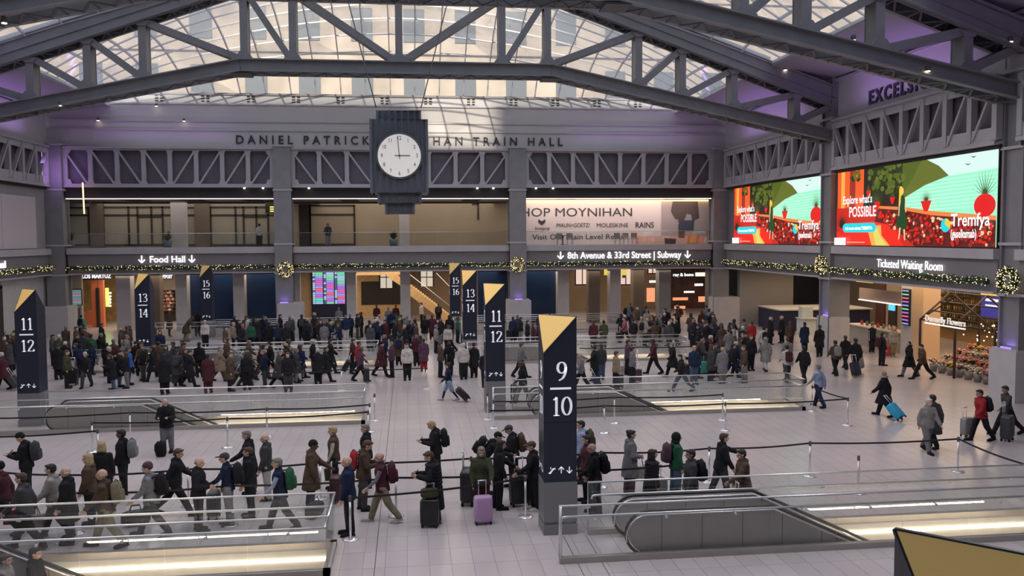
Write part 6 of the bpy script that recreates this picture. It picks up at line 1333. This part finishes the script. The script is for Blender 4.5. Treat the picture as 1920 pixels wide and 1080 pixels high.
case_at(1812, 818, 'L', 'light grey suitcase rolled ahead of the man in the red jacket', 20, .95); case_at(1888, 826, 'D', 'large dark grey case at the right edge', 40, 1.25)
case_at(135, 722, 'K', 'big black case beside the man in the dark beanie', 0, 1.25); case_at(215, 706, 'D', 'dark grey case under the blue jacket', 0, 1.)
# ---- queue posts and belts
def post(x, y, label):
    t = thing('queue_post', label, 'post', (x, y, 0), 'steel queue posts'); mb = MB(); mb.lathe((x, y, 0), [(.19, 0), (.185, .018), (.12, .035), (.04, .05)], 18); mb.build('base', CHROME, t); mb = MB(); mb.tube([(x, y, .04), (x, y, .90)], .027, 10); mb.build('pole', CHROME, t); mb = MB(); mb.lathe((x, y, .88), [(.036, 0), (.036, .12), (.03, .13)], 12); mb.build('belt_head', STEEL_D, t); return (x, y)
def belt(a, b, label):
    t = MB(); n = 8; L = math.hypot(b[0]-a[0], b[1]-a[1]); dx, dy = (b[0]-a[0])/L*.04, (b[1]-a[1])/L*.04
    for k in range(n):
        f0, f1 = k/n, (k+1)/n; z = lambda f: .95-.05*math.sin(math.pi*f)*min(1, L/3)
        t.bar((a[0]+dx+(b[0]-a[0]-2*dx)*f0, a[1]+dy+(b[1]-a[1]-2*dy)*f0, z(f0)), (a[0]+dx+(b[0]-a[0]-2*dx)*f1, a[1]+dy+(b[1]-a[1]-2*dy)*f1, z(f1)), .006, .05)
    o = t.build('queue_belt', BELT); tag(o, label, 'belt', 'black belts between the queue posts')
def lane(pts, name):
    ps = []
    for i, (u, v, lb) in enumerate(pts):
        xy = fl(u, v, .95); ps.append(xy); 
        if lb: post(xy[0], xy[1], lb)
    for i in range(len(ps)-1): belt(ps[i], ps[i+1], '%s, %s stretch from the left' % (name, ['first', 'second', 'third', 'fourth', 'fifth', 'sixth', 'seventh', 'eighth', 'ninth'][i]))
def PL(nm, k): return 'steel post %s in the %s' % (['first from left', 'second from left', 'third from left', 'fourth from left', 'fifth from left', 'sixth from left', 'seventh from left', 'eighth from left'][k], nm)
lane([(-60, 785, 0), (243, 774, PL('upper left lane', 0)), (500, 767, PL('upper left lane', 1)), (693, 759, PL('upper left lane', 2))], 'black belt of the upper left lane')
lane([(172, 793, PL('middle left lane', 0)), (426, 785, PL('middle left lane', 1)), (690, 773, PL('middle left lane', 2))], 'black belt of the middle left lane')
lane([(-60, 820, 0), (183, 808, PL('lower left lane', 0))], 'black belt of the lower left lane')
lane([(-60, 878, 0), (118, 891, PL('back lane of the nearest queue', 0)), (352, 880, PL('back lane of the nearest queue', 1)), (600, 868, PL('back lane of the nearest queue', 2)), (883, 860, PL('back lane of the nearest queue', 3)), (1127, 849, PL('back lane of the nearest queue', 4)), (1330, 841, PL('back lane of the nearest queue', 5)), (1519, 831, PL('back lane of the nearest queue', 6)), (1797, 823, PL('back lane of the nearest queue', 7)), (1925, 872, 0)], 'black belt of the back lane')
lane([(-60, 940, 0), (140, 925, PL('middle lane of the nearest queue', 0)), (430, 911, PL('middle lane of the nearest queue', 1)), (742, 896, PL('middle lane of the nearest queue', 2)), (1040, 884, PL('middle lane of the nearest queue', 3)), (1300, 869, PL('middle lane of the nearest queue', 4))], 'black belt of the middle lane')
lane([(656, 934, 'steel post in front of the bald man in navy'), (985, 897, 'steel post left of the foot of the tallest pylon')], 'black belt of the front lane')
lane([(916, 770, 0), (1133, 761, PL('near right lane', 0)), (1360, 757, PL('near right lane', 1)), (1590, 748, PL('near right lane', 2)), (1523, 725, PL('near right lane', 3))], 'black belt of the near right lane')
lane([(925, 753, PL('far right lane', 0)), (1152, 745, PL('far right lane', 1)), (1355, 740, PL('far right lane', 2))], 'black belt of the far right lane')
for u, v, lb in ((1610, 857, 'lone steel post without belt in front of the long belt'), (702, 740, 'lone steel post right of the middle left lane'), (202, 679, 'steel post standing before the maroon jacket'), (234, 671, 'steel post standing before the blue jacket'), (914, 738, 'steel post beside the right eleven over twelve pylon')):
    p = fl(u, v, .97); post(p[0], p[1], lb)
lane([(500, 700, 0), (640, 693, 'steel post in the crowd below the departures board'), (800, 690, 'steel post in the crowd before the oak stairs')], 'black belt in the far crowd')
lane([(1085, 653, 0), (1195, 651, 'steel post left of the walking man with bags'), (1320, 648, 'steel post at the edge of the right crowd')], 'black belt behind the second balustrade')
print('people', NP[0])

# small downlights under the wall trusses and spotlights on the roof trusses
ORD2 = ['leftmost', 'second from left', 'third from left', 'fourth from left', 'fifth from left', 'sixth from left', 'rightmost']
for k, u in enumerate((458, 493, 579, 895, 925, 1005, 1037)):
    x = AY(u, 349, YB-.1)[0]; mb = MB(); mb.lathe((x, YB-.1, ZT0-.09), [(.06, 0), (.075, .05), (.075, .09)], 10); o = mb.build('downlight', emit('downlight_white', (1, .95, .9), 6), None, (x, YB-.1, ZT0)); tag(o, 'tiny white downlight under the end wall truss, '+ORD2[k], 'lamp', 'downlights under the end wall truss')
for u, v, Y, lb in ((112, 198, 47.05, 'small round lamp under the left end of the far roof truss'), (293, 199, 64.6, 'upper right one of the small lamps on the left fascia'), (184, 226, 64.5, 'lower left one of the small lamps on the left fascia'), (345, 227, 64.5, 'lower right one of the small lamps on the left fascia'), (8, 43, 32.0, 'round lamp at the top left corner'), (1600, 75, 31.9, 'upper spotlight on the nearer roof truss'), (1740, 133, 31.9, 'lower spotlight on the nearer roof truss'), (1473, 131, 47.0, 'spotlight at the right end of the far roof truss'), (1895, 78, 31.9, 'spotlight by the top of the nearest right column')):
    x, z = AY(u, v, Y); t = thing('spotlight', lb, 'lamp', (x, Y, z), 'ceiling spotlights'); mb = MB(); mb.lathe((x, Y, z), [(.09, 0), (.10, .12), (.06, .2)], 10); mb.build('housing', STEEL_D, t); mb = MB(); mb.lathe((x, Y, z-.02), [(.085, 0), (.085, .02)], 10); mb.build('lens', emit('spot_lens', (1, .82, .6), 9), t)


for x, y, lb in ((-8.95, YB-.75, 'left one on the end wall'), (8.15, YB-.75, 'right one on the end wall'), (24.12, 47.6, 'farther one on the right wall'), (24.25, 32.5, 'nearer one on the right wall')):
    mb = MB(); z = 2.16 if y > 60 else 2.13; a, b = (.28, .04) if y > 60 else (.04, .28); mb.box(x-a, y-b, z, x+a, y+b, z+.07); o = mb.build('uplight', emit('violet_lamp', (.35, .2, 1), 1.6), None, (x, y, z)); tag(o, 'small violet uplight on top of a pedestal, '+lb, 'lamp', 'violet uplights on the pedestals')
    light('AREA', 'violet_glow', (x, y-(.1 if y > 60 else 0), z+.12), (R(180), 0, 0), .5, 3, (.35, .2, 1))
y, z = AX(1672, 595, 31.5); t = thing('wall_monitor', 'black wall monitor with blue display right of the bottle shelves', 'monitor', (31.5, y, z)); mb = MB(); mb.box(31.5, y-.45, z-.9, 31.6, y+.45, z+1.0); mb.build('casing', FRAMEB, t); mb = MB(); mb.box(31.47, y-.38, z+.45, 31.5, y+.38, z+.9); mb.build('display', emit('cyan_display', (.1, .55, 1), 1.3), t); mb = MB(); mb.box(31.6, y-1.2, 0, 31.9, y+.9, 4.4); struct('wall_side', mb, MATS['side_tan'])
mb = MB(); mb.box(31.55, y+.95, 0, 31.85, y+2.1, 4.2); struct('door_side', mb, mat('dark_red_door', (.06, .015, .012), .5))
for k in range(7):
    yy = 47.2+k*.62; o = MB(); o.lathe((28.2, yy, 1.22), [(.09, 0), (.10, .16), (.05, .22), (.05, .28)], 10); o = o.build('jar', mat('jar_%d' % (k % 3), ((.5, .08, .05), (.6, .5, .4), (.25, .2, .15))[k % 3], .4), None, (28.2, yy, 1.22)); tag(o, '%s jar on the coffee counter, %s from the white pier' % (('red', 'cream', 'brown')[k % 3], ['first', 'second', 'third', 'fourth', 'fifth', 'sixth', 'seventh'][k]), 'jar', 'jars on the coffee counter')
